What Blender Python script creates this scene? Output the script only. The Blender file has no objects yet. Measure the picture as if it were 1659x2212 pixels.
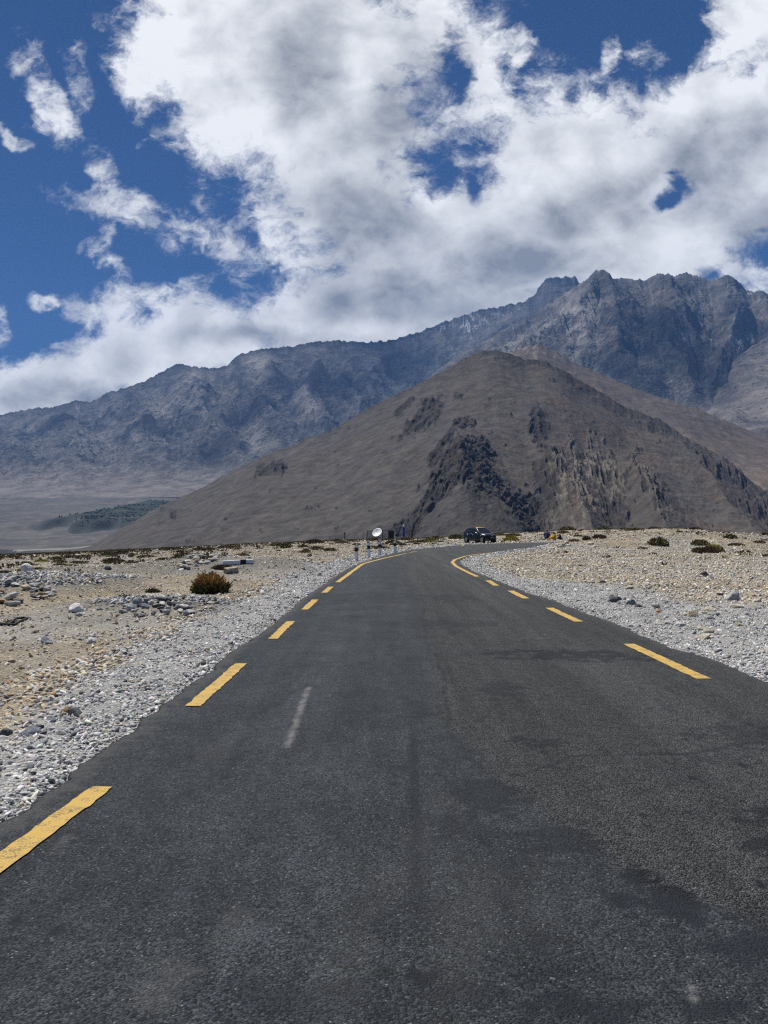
import bpy, bmesh, math, random
import numpy as np
from mathutils import Vector, Matrix, Euler
random.seed(7); RNG = np.random.default_rng(11)
sc = bpy.context.scene
COL = sc.collection
R = math.radians

# ------------------------------------------------------------------ camera model
F = 1671.0; PX0 = 829.5; PY0 = 1106.0; HZ = 1128.6
PITCH = math.atan((HZ - PY0) / F)
CAMZ = 2.0
def ray(px, py):
    px = np.asarray(px, float); py = np.asarray(py, float)
    x = (px - PX0) / F; z = (PY0 - py) / F
    y2 = math.cos(PITCH) - z * math.sin(PITCH); z2 = math.sin(PITCH) + z * math.cos(PITCH)
    return x / y2, z2 / y2          # x per unit depth, z per unit depth

# ------------------------------------------------------------------ numpy noise
_P = np.random.default_rng(3).permutation(256); _P = np.concatenate([_P, _P, _P])
_A = np.random.default_rng(4).uniform(0, 2 * np.pi, 256)
_GX, _GY = np.cos(_A), np.sin(_A)
def pn(x, y, seed=0):
    x = np.asarray(x, float) + seed * 17.31; y = np.asarray(y, float) - seed * 9.77
    xi = np.floor(x).astype(np.int64); yi = np.floor(y).astype(np.int64)
    fx = x - xi; fy = y - yi; xi &= 255; yi &= 255
    u = fx * fx * fx * (fx * (fx * 6 - 15) + 10); v = fy * fy * fy * (fy * (fy * 6 - 15) + 10)
    def g(ix, iy, dx, dy):
        h = _P[_P[ix & 255] + (iy & 255)]
        return _GX[h] * dx + _GY[h] * dy
    a = g(xi, yi, fx, fy); b = g(xi + 1, yi, fx - 1, fy)
    c = g(xi, yi + 1, fx, fy - 1); d = g(xi + 1, yi + 1, fx - 1, fy - 1)
    return (a + u * (b - a) + v * ((c + u * (d - c)) - (a + u * (b - a)))) * 1.4
def fbm(x, y, o=5, gain=.5, seed=0):
    s = 0; a = 1; t = 0
    for i in range(o):
        s = s + a * pn(x, y, seed + i * 3); t += a; a *= gain; x = x * 2.03; y = y * 2.03
    return s / t
def ridged(x, y, o=5, gain=.5, seed=0):
    s = 0; a = 1; t = 0; w = 1.0
    for i in range(o):
        n = 1 - np.abs(pn(x, y, seed + i * 5)); n = n * n
        s = s + a * n * w; t += a; w = np.clip(n * 1.6, 0, 1); a *= gain; x = x * 2.07; y = y * 2.07
    return s / t
def sst(a, b, x):
    t = np.clip((np.asarray(x, float) - a) / (b - a), 0, 1); return t * t * (3 - 2 * t)
def lerp(a, b, t): return a + (b - a) * t

# ------------------------------------------------------------------ node helper
class NT:
    def __init__(s, tree): s.t = tree
    def new(s, typ, **kw):
        n = s.t.nodes.new(typ)
        for k, v in kw.items(): setattr(n, k, v)
        return n
    def put(s, sock, v):
        if v is None: return
        if isinstance(v, bpy.types.NodeSocket): s.t.links.new(v, sock)
        else:
            try: sock.default_value = v
            except Exception: sock.default_value = (v, v, v)
    def m(s, op, a=None, b=None, c=None, clamp=False):
        n = s.new('ShaderNodeMath', operation=op, use_clamp=clamp)
        s.put(n.inputs[0], a); s.put(n.inputs[1], b); s.put(n.inputs[2], c); return n.outputs[0]
    def v(s, op, a=None, b=None, c=None):
        n = s.new('ShaderNodeVectorMath', operation=op)
        s.put(n.inputs[0], a); s.put(n.inputs[1], b)
        if c is not None: s.put(n.inputs[3 if op == 'SCALE' else 2], c)
        return n.outputs['Value' if op in ('LENGTH', 'DOT_PRODUCT', 'DISTANCE') else 'Vector']
    def ramp(s, x, a, b, lo=0., hi=1., smooth=True):
        n = s.new('ShaderNodeMapRange', interpolation_type='SMOOTHSTEP' if smooth else 'LINEAR')
        s.put(n.inputs[0], x)
        for i, q in enumerate((a, b, lo, hi)): s.put(n.inputs[1 + i], q)
        return n.outputs[0]
    def mix(s, f, a, b, blend='MIX'):
        n = s.new('ShaderNodeMix', data_type='RGBA', blend_type=blend)
        s.put(n.inputs[0], f); s.put(n.inputs[6], rgba(a)); s.put(n.inputs[7], rgba(b)); return n.outputs[2]
    def noise(s, vec, scale, detail=4, rough=.5, dist=0., out='Fac'):
        n = s.new('ShaderNodeTexNoise'); s.put(n.inputs['Vector'], vec)
        s.put(n.inputs['Scale'], scale); s.put(n.inputs['Detail'], detail); s.put(n.inputs['Roughness'], rough)
        s.put(n.inputs['Distortion'], dist); return n.outputs[out]
    def voro(s, vec, scale, feature='F1', out='Distance', rnd=1.):
        n = s.new('ShaderNodeTexVoronoi', feature=feature); s.put(n.inputs['Vector'], vec)
        s.put(n.inputs['Scale'], scale); s.put(n.inputs['Randomness'], rnd); return n.outputs[out]
    def attr(s, name, out='Fac'):
        n = s.new('ShaderNodeAttribute', attribute_name=name); return n.outputs[out]
def rgba(c):
    if isinstance(c, (tuple, list)) and len(c) == 3: return (*c, 1.)
    return c
def material(name, color, rough=.8, spec=.3, bump=None, bstr=.3, bdist=.02, metal=0., coat=0., emis=None):
    """color / bump: constant or function(NT, object_coords) -> socket"""
    m = bpy.data.materials.new(name); m.use_nodes = True
    t = NT(m.node_tree); bs = m.node_tree.nodes['Principled BSDF']
    co = t.new('ShaderNodeTexCoord').outputs['Object']
    t.put(bs.inputs['Base Color'], rgba(color(t, co) if callable(color) else color))
    t.put(bs.inputs['Roughness'], rough(t, co) if callable(rough) else rough)
    bs.inputs['Specular IOR Level'].default_value = spec; bs.inputs['Metallic'].default_value = metal
    bs.inputs['Coat Weight'].default_value = coat
    if bump:
        b = t.new('ShaderNodeBump'); b.inputs['Strength'].default_value = bstr; b.inputs['Distance'].default_value = bdist
        t.put(b.inputs['Height'], bump(t, co)); t.put(bs.inputs['Normal'], b.outputs[0])
    return m
def vary(col, amt=.25, scale=3., detail=5):
    """a paint or rock colour with soft irregular wear"""
    def f(t, co):
        n = t.noise(co, scale, detail, .6)
        return t.mix(t.ramp(n, .3, .7), tuple(c * (1 - amt) for c in col), tuple(min(1, c * (1 + amt)) for c in col))
    return f

# ------------------------------------------------------------------ object helpers
def mesh_np(name, verts, faces, mat=None, smooth=False, attrs=None, cols=None, parent=None):
    me = bpy.data.meshes.new(name)
    verts = np.asarray(verts, np.float32); faces = np.asarray(faces, np.int32); k = faces.shape[1]
    me.vertices.add(len(verts)); me.vertices.foreach_set('co', verts.ravel())
    me.loops.add(faces.size); me.loops.foreach_set('vertex_index', faces.ravel())
    me.polygons.add(len(faces)); me.polygons.foreach_set('loop_start', np.arange(0, faces.size, k, dtype=np.int32))
    me.update(calc_edges=True)
    if smooth: me.polygons.foreach_set('use_smooth', np.ones(len(faces), bool))
    for n, a in (attrs or {}).items():
        me.attributes.new(n, 'FLOAT', 'POINT').data.foreach_set('value', np.asarray(a, np.float32).ravel())
    for n, a in (cols or {}).items():
        a = np.asarray(a, np.float32); a = np.concatenate([a, np.ones((len(a), 1), np.float32)], 1)
        me.attributes.new(n, 'FLOAT_COLOR', 'POINT').data.foreach_set('color', a.ravel())
    if mat: me.materials.append(mat)
    o = bpy.data.objects.new(name, me); COL.objects.link(o); o.parent = parent
    return o
def grid_faces(nu, nv):
    i = np.arange(nu * nv).reshape(nv, nu)
    return np.stack([i[:-1, :-1], i[:-1, 1:], i[1:, 1:], i[1:, :-1]], -1).reshape(-1, 4)
def obj(name, bm, mat, parent=None, smooth=False):
    me = bpy.data.meshes.new(name); bm.normal_update(); bm.to_mesh(me); bm.free()
    if smooth:
        for p in me.polygons: p.use_smooth = True
    if mat: me.materials.append(mat)
    o = bpy.data.objects.new(name, me); COL.objects.link(o); o.parent = parent
    return o
def tag(o, label=None, cat=None, group=None, kind=None):
    if label: o['label'] = label
    if cat: o['category'] = cat
    if group: o['group'] = group
    if kind: o['kind'] = kind
    return o
def thing(name, label, cat, loc=(0, 0, 0), rz=0, group=None):
    o = bpy.data.objects.new(name, None); COL.objects.link(o); o.empty_display_size = .2
    o.location = loc; o.rotation_euler = (0, 0, rz); return tag(o, label, cat, group)
def copy_tree(o, parent=None):
    c = o.copy(); COL.objects.link(c); c.parent = parent
    for ch in list(o.children): copy_tree(ch, c)
    return c
def add_box(bm, c, s, rot=None, bevel=0.):
    r = bmesh.ops.create_cube(bm, size=1.)
    M = Matrix.Translation(c) @ (rot.to_4x4() if rot else Matrix()) @ Matrix.Diagonal((*s, 1))
    bmesh.ops.transform(bm, matrix=M, verts=r['verts'])
    if bevel:
        es = list({e for v in r['verts'] for e in v.link_edges})
        bmesh.ops.bevel(bm, geom=es, offset=bevel, segments=2, affect='EDGES', profile=.6)
    return bm
def add_tube(bm, a, b, ra, rb=None, n=12):
    a = Vector(a); b = Vector(b); rb = ra if rb is None else rb; d = b - a
    r = bmesh.ops.create_cone(bm, cap_ends=True, segments=n, radius1=ra, radius2=rb, depth=d.length)
    M = Matrix.Translation((a + b) / 2) @ d.to_track_quat('Z', 'Y').to_matrix().to_4x4()
    bmesh.ops.transform(bm, matrix=M, verts=r['verts']); return bm
def add_ball(bm, c, r, s=(1, 1, 1), sub=2):
    q = bmesh.ops.create_icosphere(bm, subdivisions=sub, radius=r)
    bmesh.ops.transform(bm, matrix=Matrix.Translation(c) @ Matrix.Diagonal((*s, 1)), verts=q['verts']); return bm
def add_quad(bm, pts):
    return bm.faces.new([bm.verts.new(p) for p in pts])

# ------------------------------------------------------------------ plateau terrain
ED_PX = np.array([-700, -200, 0, 104, 234, 364, 495, 625, 745, 870, 940, 1000, 1076, 1192, 1231, 1360, 1437, 1515, 1592, 1659, 1900, 2600.])
ED_PY = np.array([1236, 1226, 1214, 1203, 1196, 1188, 1180, 1173, 1167, 1165, 1161, 1156, 1148, 1140, 1138, 1133, 1129, 1130, 1134, 1146, 1180, 1215.])
ED_D = np.array([70, 72, 75, 80, 88, 98, 112, 130, 152, 160, 158, 150, 140, 130, 128, 120, 112, 104, 94, 88, 80, 75.])
ED_Z = CAMZ + ED_D * ray(ED_PX, ED_PY)[1]
def G0(x, y):
    x = np.asarray(x, float); y = np.asarray(y, float)
    t = x / np.maximum(y, 4.)
    px = PX0 + t * F
    D = np.interp(px, ED_PX, ED_D); ze = np.interp(px, ED_PX, ED_Z)
    r = np.maximum(y, 0)
    z = ze * np.clip((r - 33) / (D - 33), 0, 1.03) ** 2.2
    over = np.log1p(np.exp(np.clip((r - D) / 5., -30, 30))) * 5.
    dip = .95 * sst(1192, 1290, px) * np.exp(-((r - (76 + (x - 17) * .34)) / 6.5) ** 2)
    return z - np.minimum(over * .42, 40) - dip
def hit(px, py, f=None):
    f = f or G0
    t, s = ray(px, py); t = float(t); s = float(s)
    ys = np.geomspace(1.2, 175, 6000)
    dz = CAMZ + s * ys - f(t * ys, ys)
    k = np.nonzero(dz <= 0)[0]
    if len(k) == 0: k = [np.argmin(np.abs(dz))]
    k = max(1, int(k[0])); a, b = dz[k - 1], dz[k]
    w = a / (a - b) if a != b else 0
    y = ys[k - 1] + (ys[k] - ys[k - 1]) * min(1, max(0, w))
    return np.array([t * y, y])

# road outline, traced on the ground
LP = [(0,1787),(42,1755),(130,1694),(228,1619),(312,1560),(391,1495),(449,1458),(524,1393),(567,1368),(615,1330),(656,1293),(702,1262),(722,1247),(751,1229),(779,1216),(822,1203),(858,1194),(897,1187),(940,1183),(995,1177.5),(1060,1174.8),(1125,1173),(1190,1171.6)]
RP = [(1659,1480),(1588,1447),(1521,1420),(1454,1402),(1387,1375),(1320,1344),(1266,1326),(1226,1311),(1186,1295),(1137,1281),(1097,1264),(1052,1246),(1016,1232),(998,1221),(994,1214),(998,1208),(1025,1200),(1065,1195),(1109,1188),(1148,1183.5),(1178,1177)]
LW = np.array([hit(*p) for p in LP]); RW = np.array([hit(*p) for p in RP])
LW = np.concatenate([[[-2.62, -40], [-2.62, -10], [-2.6, 2.0]], LW, [LW[-1] + (9, 5), LW[-1] + (24, 12.)]])
RW = np.concatenate([[[4.75, -40], [4.75, -10], [4.75, 5.0]], RW, [RW[-1] + (10, 3.5), RW[-1] + (26, 11.)]])
def resample(P, n, smooth=0):
    d = np.r_[0, np.cumsum(np.hypot(*np.diff(P, axis=0).T))]
    q = np.linspace(0, d[-1], n); o = np.stack([np.interp(q, d, P[:, i]) for i in (0, 1)], 1)
    for _ in range(smooth): o[1:-1] = (o[:-2] + 2 * o[1:-1] + o[2:]) / 4
    return o
def section(P, lo, hi, n):   # rows at given depths lo..hi (straight part)
    y = np.linspace(lo, hi, n); return np.stack([np.interp(y, P[:, 1], P[:, 0]), y], 1)
iL = int(np.argmax(LW[:, 1] > 25.5)); iR = int(np.argmax(RW[:, 1] > 25.5))
def straight_rows():
    return np.concatenate([np.linspace(-40, 2, 30)[:-1], np.geomspace(2, 25.5, 620)])
ys = straight_rows()
Ls = np.stack([np.interp(ys, LW[:iL + 1, 1], LW[:iL + 1, 0]), ys], 1)
Rs = np.stack([np.interp(ys, RW[:iR + 1, 1], RW[:iR + 1, 0]), ys], 1)
Lc = resample(np.concatenate([[Ls[-1]], LW[iL:]]), 260, 6); Rc = resample(np.concatenate([[Rs[-1]], RW[iR:]]), 260, 3)
Ledge = np.concatenate([Ls, Lc[1:]]); Redge = np.concatenate([Rs, Rc[1:]])
def wob(P, seed):
    s = np.r_[0, np.cumsum(np.hypot(*np.diff(P, axis=0).T))]
    w = fbm(s * .8, s * 0 + 3, 3, .6, seed) * .10 + fbm(s * 4, s * 0, 4, .65, seed + 1) * .09
    T = np.gradient(P, axis=0); T /= np.hypot(*T.T)[:, None] + 1e-9
    return P + np.stack([-T[:, 1], T[:, 0]], 1) * w[:, None]
Ledge = wob(Ledge, 5); Redge = wob(Redge, 9)
POLY = np.concatenate([Ledge[::5], Redge[::-1][::5]])
def road_dist(x, y):
    """signed distance to the carriageway edge, negative inside"""
    x = np.asarray(x, float).ravel(); y = np.asarray(y, float).ravel()
    best = np.full(x.shape, 1e9); ins = np.zeros(x.shape, bool)
    A = POLY; B = np.roll(POLY, -1, 0)
    for (ax, ay), (bx, by) in zip(A, B):
        dx, dy = bx - ax, by - ay; L = dx * dx + dy * dy + 1e-12
        t = np.clip(((x - ax) * dx + (y - ay) * dy) / L, 0, 1)
        d = (x - ax - t * dx) ** 2 + (y - ay - t * dy) ** 2
        np.minimum(best, d, out=best)
        if ay != by:
            c = (ay > y) != (by > y)
            ins ^= c & (x < (bx - ax) * (y - ay) / (by - ay) + ax)
    d = np.sqrt(best); return np.where(ins, -d, d)
def road_dist_fast(x, y):
    x = np.asarray(x, float).ravel(); y = np.asarray(y, float).ravel()
    out = np.full(x.shape, 40.)
    k = (y > -25) & (y < 100) & (x > -14) & (x < 60)
    out[k] = road_dist(x[k], y[k]); return out

MOUNDS = [  # px, py, rx, ry, height
    (600, 1232, 4.2, 3.0, .48), (455, 1222, 2.6, 2.6, .42), (40, 1275, 3.0, 2.2, .42), (170, 1262, 2.2, 1.8, .22),
    (345, 1312, 2.0, 1.1, .26), (240, 1240, 4, 3, .25), (840, 1172, 8, 5, .12)]
MW = [(*hit(a, b), c, d, e) for a, b, c, d, e in MOUNDS]
MW += [(14.8, 61.5, 3.5, 3.2, .28), (19., 62., 5, 4, .42), (25., 62., 6, 5, .5), (33., 62, 8, 6, .55)]
def G(x, y, rd=None):
    x = np.asarray(x, float); y = np.asarray(y, float); sh = x.shape
    if rd is None: rd = road_dist_fast(x, y)
    w = sst(.1, 2.2, rd).reshape(sh)
    z = G0(x, y); b = 0
    for mx, my, rx, ry, h in MW: b = b + h * np.exp(-(((x - mx) / rx) ** 2 + ((y - my) / ry) ** 2))
    b = b + .16 * fbm(x * .22, y * .22, 3, .5, 2) * sst(.5, 6, rd).reshape(sh)
    b = b - .10 * (1 - sst(-.4, .25, rd).reshape(sh))          # bed under the asphalt
    return z + b * w + (1 - w) * (-.10) * (1 - sst(-.4, .25, rd).reshape(sh))
def gz(x, y): return float(G(np.array([x]), np.array([y]))[0])
def at(px, py):
    p = hit(px, py, lambda a, b: G(np.asarray(a), np.asarray(b)))
    return Vector((p[0], p[1], gz(*p)))
def road_z(x, y): return G0(x, y) + .012

# ---- ground sheet, polar, fine in front of the camera
def build_ground():
    th = np.concatenate([np.linspace(-.62, .62, 760), np.linspace(.62, 2 * np.pi - .62, 122)[1:-1]])
    r = np.concatenate([np.geomspace(.6, 3, 14)[:-1], np.geomspace(3, 60, 360)[:-1], np.linspace(60, 250, 190)])
    T, Rr = np.meshgrid(th, r)
    x = (Rr * np.sin(T)); y = (Rr * np.cos(T))
    rd = road_dist_fast(x, y); z = G(x.ravel(), y.ravel(), rd)
    X = x.ravel(); Y = y.ravel(); Rv = Rr.ravel()
    out = sst(.05, .5, rd)
    z = z + out * (fbm(X * 2.2, Y * 2.2, 4, .55, 6) * .035 + np.abs(fbm(X * 7, Y * 7, 3, .55, 8)) * .05 * (1 - sst(25, 60, Rv)))
    t = X / np.maximum(Y, .5); px = PX0 + F * t; py = HZ - F * (z - CAMZ) / np.maximum(Y, .5)
    # grey crushed-stone verge next to the carriageway
    left = X < 1.0
    wl = 1.7 + 1.0 * fbm(X * .3, Y * .3, 3, .5, 12)
    wr = 5.5 + 2.5 * fbm(X * .15, Y * .15, 3, .5, 14)
    wr = np.where(Y > 17, np.maximum(1.3, wr - (Y - 17) * .32), wr)
    w = np.where(left & (Y < 60), wl, wr)
    verge = 1 - sst(.55, 1.25, rd / w + .35 * fbm(X * 1.3, Y * 1.3, 3, .5, 15))
    far = sst(34, 70, Y)
    grey = fbm(X * .12, Y * .12, 4, .55, 21)
    grey = sst(.02, .3, grey + .12 * np.where(X > 6, 1, 0))
    dirt = np.zeros_like(X)
    for mx, my, rx, ry, h in MW[:6]: dirt = np.maximum(dirt, np.exp(-(((X - mx) / (rx * 1.1)) ** 2 + ((Y - my) / (ry * 1.1)) ** 2)))
    dirt = sst(.12, .6, dirt + .25 * fbm(X * .8, Y * .8, 3, .5, 31))
    heath = sst(.45, .95, (np.hypot(X, Y) / np.interp(px, ED_PX, ED_D)) + .25 * fbm(X * .2, Y * .2, 3, .5, 33) - .05) * np.where(px > 1000, .30, 1.)
    tan = np.array([.37, .312, .222]); tan2 = np.array([.275, .235, .172]); gr = np.array([.36, .355, .34]); pale = np.array([.53, .46, .345])
    olive = np.array([.14, .115, .055])
    n1 = sst(-.3, .4, fbm(X * .9, Y * .9, 4, .6, 41))[:, None]
    c = lerp(tan2, tan, n1)
    c = lerp(c, pale, (sst(0, .5, fbm(X * .35, Y * .35, 3, .5, 43)) * np.where(X > 3, .75, .3))[:, None])
    c = lerp(c, np.array([.34, .33, .31]), (grey * .7)[:, None])
    c = lerp(c, np.array([.20, .19, .17]), (dirt * .8)[:, None])
    c = lerp(c, olive * 1.5, (heath * .55)[:, None])
    c = lerp(c, gr, verge[:, None])
    nu = len(th); f = grid_faces(nu, len(r))
    i = np.arange(len(r)) * nu
    seam = np.stack([i[:-1] + nu - 1, i[:-1], i[1:], i[1:] + nu - 1], 1)
    V = np.stack([X, Y, z], 1); V = np.concatenate([V, [[0, 0, z[:nu].mean()]]])
    cc = np.concatenate([c, c[:1]]); vv = np.r_[verge, 0]
    cap = np.stack([np.full(nu, len(V) - 1), np.roll(np.arange(nu), -1), np.arange(nu)], 1)
    f = np.concatenate([f, seam])
    f = f[:, ::-1]
    def colr(t, co):
        base = t.attr('col', 'Color')
        v1 = t.voro(co, 9., out='Color'); v2 = t.voro(co, 26., out='Color'); v3 = t.voro(co, 70., out='Color')
        s1 = t.new('ShaderNodeSeparateColor'); t.put(s1.inputs[0], v1)
        s2 = t.new('ShaderNodeSeparateColor'); t.put(s2.inputs[0], v2)
        s3 = t.new('ShaderNodeSeparateColor'); t.put(s3.inputs[0], v3)
        a = t.m('ADD', t.m('MULTIPLY', s1.outputs[0], .25), t.m('ADD', t.m('MULTIPLY', s2.outputs[0], .40), t.m('MULTIPLY', s3.outputs[0], .45)))
        k = t.m('ADD', .42, t.m('MULTIPLY', a, 1.05))
        big = t.ramp(t.noise(co, .6, 5, .6), .3, .7, .85, 1.15)
        return t.v('SCALE', base, c=t.m('MULTIPLY', k, big))
    def bmp(t, co):
        a = t.voro(co, 26.); b = t.voro(co, 70.); c2 = t.noise(co, 12., 6, .65)
        return t.m('ADD', t.m('ADD', t.m('MULTIPLY', a, -1.), t.m('MULTIPLY', b, -.5)), c2)
    m = material('stony_ground', colr, .95, .15, bmp, .9, .04)
    o = mesh_np('ground', V, f, m, True, {'verge': vv}, {'col': cc})
    return tag(o, 'stony tan plateau ground with grey crushed stone beside the road', 'ground', kind='structure')
build_ground()

# ---- road sheet
def build_road():
    nc = 230
    u = np.linspace(0, 1, nc)
    X = Ledge[:, :1] * (1 - u) + Redge[:, :1] * u; Y = Ledge[:, 1:] * (1 - u) + Redge[:, 1:] * u
    shp = X.shape; X = X.ravel(); Y = Y.ravel(); U = np.tile(u, shp[0])
    edge = np.minimum(U, 1 - U) * 7
    z = G0(X, Y) + .012 + .03 * sst(0, 2.5, edge) + fbm(X * .5, Y * .5, 2, .5, 61) * .012
    t = X / np.maximum(Y, .5); px = PX0 + F * t; py = HZ + F * 2.0 / np.maximum(Y, .5)
    # rough open-textured resurfacing patch with a ragged border, sealed smoother half on the left
    bx = np.interp(Y, [3, 3.6, 4.2, 5.2, 6.5, 8, 11, 16, 25], [2.6, 1.95, 1.5, 1.05, .78, .55, .65, .85, .9]) + .22 * fbm(X * 1.2, Y * 1.2, 4, .6, 71)
    coarse = sst(-.1, .12, X - bx) * (1 - .35 * sst(.1, .5, fbm(X * .6, Y * .6, 4, .6, 72)))
    stain = np.zeros_like(X)
    for (sx, sy, rx, ry, a) in [(1.45, 4.0, .22, .35, 1), (1.75, 3.5, .2, .2, .9), (1.1, 4.8, .3, .3, .7), (2.9, 4.6, .8, .35, .8), (2.7, 5.2, .5, .2, .8), (.75, 5.6, .3, .35, .7), (.16, 3.35, .1, .12, 1.1),
                                 (.3, 3.25, .25, .1, .6), (1.0, 3.15, .5, .1, .9), (1.35, 6.9, .25, .25, .6), (2.9, 11.5, 1.4, .5, .8), (1.4, 9, .3, .5, .5), (.4, 5.0, .3, .25, .5), (.9, 15, 1.2, .7, .5), (-.3, 3.2, .35, .2, .5), (-.6, 20, 1.4, 1.5, .5), (1.5, 20, 1, 1.2, .4), (-.2, 8.6, .5, .6, .4), (3.4, 7.2, .6, .4, .5)]:
        q = ((X - sx) / rx) ** 2 + ((Y - sy) / ry) ** 2
        stain = np.maximum(stain, a * sst(.35, .75, 1.30 - q + 2.4 * fbm(X * 3, Y * 4.5, 3, .6, 75) + 1.1 * fbm(X * 14, Y * 14, 3, .6, 76)))
    skid = np.exp(-((X - (.17 + (Y - 4) * .03) - .02 * fbm(Y * 3, Y * 0, 3, .6, 82)) / .045) ** 2) * sst(3.6, 4.2, Y) * (1 - sst(6.8, 8, Y)) * np.clip(.75 + .9 * fbm(X * 6, Y * 2.5, 4, .6, 83), 0, 1)
    for pts in ([(-1.6, 5.2), (-1.2, 6.4), (-1.35, 7.8), (-.9, 9.6)], [(1.0, 6.0), (1.6, 6.5), (2.6, 6.6), (3.6, 7.1)], [(-.3, 12), (.6, 12.6), (1.8, 12.4), (3, 13.2)], [(-1.9, 10.5), (-1.2, 11), (-.2, 10.8)], [(.7, 4.2), (.55, 5.0), (.8, 5.9), (.6, 7.2), (.75, 9.5), (.7, 13), (.9, 18)]):
        wx = X + .10 * fbm(X * 2, Y * 2, 4, .6, 84); wy = Y + .12 * fbm(X * 2, Y * 2, 4, .6, 85)
        for (ax, ay), (bx2, by2) in zip(pts[:-1], pts[1:]):
            q = np.clip(((wx - ax) * (bx2 - ax) + (wy - ay) * (by2 - ay)) / ((bx2 - ax) ** 2 + (by2 - ay) ** 2), 0, 1); d_ = np.hypot(wx - ax - q * (bx2 - ax), wy - ay - q * (by2 - ay))
            stain = np.maximum(stain, (1 - sst(.010, .045, d_)) * np.clip(.6 + 1.2 * fbm(X * 5, Y * 5, 3, .6, 86), 0, 1) * .8)
    rag = sst(.18, .42, fbm(X * 1.1, Y * .7, 6, .68, 87)) * .55 + sst(.30, .44, fbm(X * 3.2, Y * 2.2, 5, .66, 88)) * .5
    stain = np.maximum(stain, np.clip(rag * 1.15, 0, .8) * (1 - .35 * coarse))
    for q in range(26):
        sx, sy, sr = RNG.uniform(-2, 4), RNG.uniform(3, 9), RNG.uniform(.012, .045)
        stain = np.maximum(stain, 1 - sst(.6, 1.1, np.hypot((X - sx) / sr, (Y - sy) / (sr * 1.5)) + .5 * fbm(X * 18, Y * 18, 2, .5, 89)))
    wheel = np.exp(-((X + .8) / .45) ** 2) + np.exp(-((X - 2.9) / .5) ** 2)
    A = hit(620, 1622); B = hit(666, 1490)
    q = np.clip(((X - A[0]) * (B[0] - A[0]) + (Y - A[1]) * (B[1] - A[1])) / ((B - A) ** 2).sum(), 0, 1)
    dd = np.hypot(X - A[0] - q * (B[0] - A[0]), Y - A[1] - q * (B[1] - A[1]))
    scuff = (1 - sst(.012, .045, dd + .03 * fbm(X * 8, Y * 8, 3, .6, 77))) * np.clip(.75 + 1.3 * fbm(X * 6, Y * 3, 3, .6, 78), 0, 1)
    for (sx, sy, rx, ry, a) in [(-.95, 3.35, .14, .22, .16), (-.72, 3.8, .12, .2, .12), (1.3, 3.27, .016, .03, .9), (1.27, 3.2, .02, .02, .7), (-2.0, 4.8, .04, .2, .22)]:
        scuff = np.maximum(scuff, a * np.clip(1.2 - ((X - sx) / rx) ** 2 - ((Y - sy) / ry) ** 2 + 1.5 * fbm(X * 8, Y * 8, 3, .6, 79), 0, 1))
    dust = (1 - sst(.02, .22, edge + .30 * fbm(X * 6, Y * 6, 4, .7, 80))) * .32 + .10 * sst(.2, .5, fbm(X * .9, Y * .25, 4, .6, 81))
    def colr(t, co):
        cz = t.attr('coarse'); st = t.attr('stain'); sf = t.attr('scuff'); du = t.attr('dust')
        # per-pebble aggregate
        va = t.new('ShaderNodeSeparateColor'); t.put(va.inputs[0], t.voro(co, 95., out='Color'))
        vb = t.new('ShaderNodeSeparateColor'); t.put(vb.inputs[0], t.voro(co, 62., out='Color'))
        vb_d = t.voro(co, 62.)
        n = t.noise(co, 1.1, 6, .65); n2 = t.noise(co, 9., 5, .65)
        base = t.mix(t.ramp(n, .3, .7), (.0165, .0200, .0245), (.0290, .0335, .0385))
        base = t.mix(t.m('MULTIPLY', cz, .9), base, (.058, .0595, .0585))
        ln = t.new('ShaderNodeMapping'); t.put(ln.inputs[0], co); ln.inputs['Scale'].default_value = (3.2, .16, 1.)
        base = t.v('SCALE', base, c=t.m('MULTIPLY', t.ramp(t.noise(ln.outputs[0], 1., 5, .6), .3, .7, .80, 1.24), t.m('ADD', 1., t.m('MULTIPLY', t.attr('wheel'), .22))))
        k = t.m('ADD', .30, t.m('MULTIPLY', t.m('POWER', va.outputs[0], 1.6), 1.85))
        k = t.m('MULTIPLY', k, t.ramp(n2, .25, .75, .78, 1.25))
        c = t.v('SCALE', base, c=k)
        sp = t.m('MULTIPLY', t.m('GREATER_THAN', va.outputs[1], .972), t.ramp(vb.outputs[2], .3, 1., .25, 1.))
        c = t.mix(sp, c, (.15, .15, .145))
        big = t.m('MULTIPLY', t.m('GREATER_THAN', vb.outputs[1], .984), t.m('LESS_THAN', vb_d, .30))
        c = t.mix(t.m('MULTIPLY', big, t.ramp(vb.outputs[0], 0., 1., .3, 1.)), c, (.24, .235, .22))
        c = t.mix(t.m('MULTIPLY', st, .88), c, (.0085, .0108, .0160))
        c = t.mix(t.m('MULTIPLY', sf, .85), c, (.19, .185, .175))
        c = t.mix(du, c, (.13, .125, .115))
        return c
    def bmp(t, co):
        a = t.voro(co, 95.); b = t.voro(co, 42.); c = t.noise(co, 5., 4, .6)
        h = t.m('ADD', t.m('MULTIPLY', a, -.55), t.m('MULTIPLY', b, -.25))
        return t.m('ADD', t.m('MULTIPLY', h, t.m('ADD', .55, t.m('MULTIPLY', t.attr('coarse'), .9))), t.m('MULTIPLY', c, .35))
    m = material('asphalt', colr, .82, .28, bmp, 1., .03)
    V = np.stack([X, Y, z], 1)
    f = grid_faces(nc, shp[0])[:, ::1]
    o = mesh_np('road', V, f, m, True, {'coarse': coarse, 'stain': np.maximum(stain, skid), 'scuff': scuff, 'dust': dust, 'wheel': np.clip(wheel, 0, 1)})
    # broken asphalt edge: a skirt down to the verge
    for E, s in ((Ledge, -1), (Redge, 1)): pass
    n = shp[0]; idx = np.arange(n) * nc
    e = []
    low = V.copy()
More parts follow.
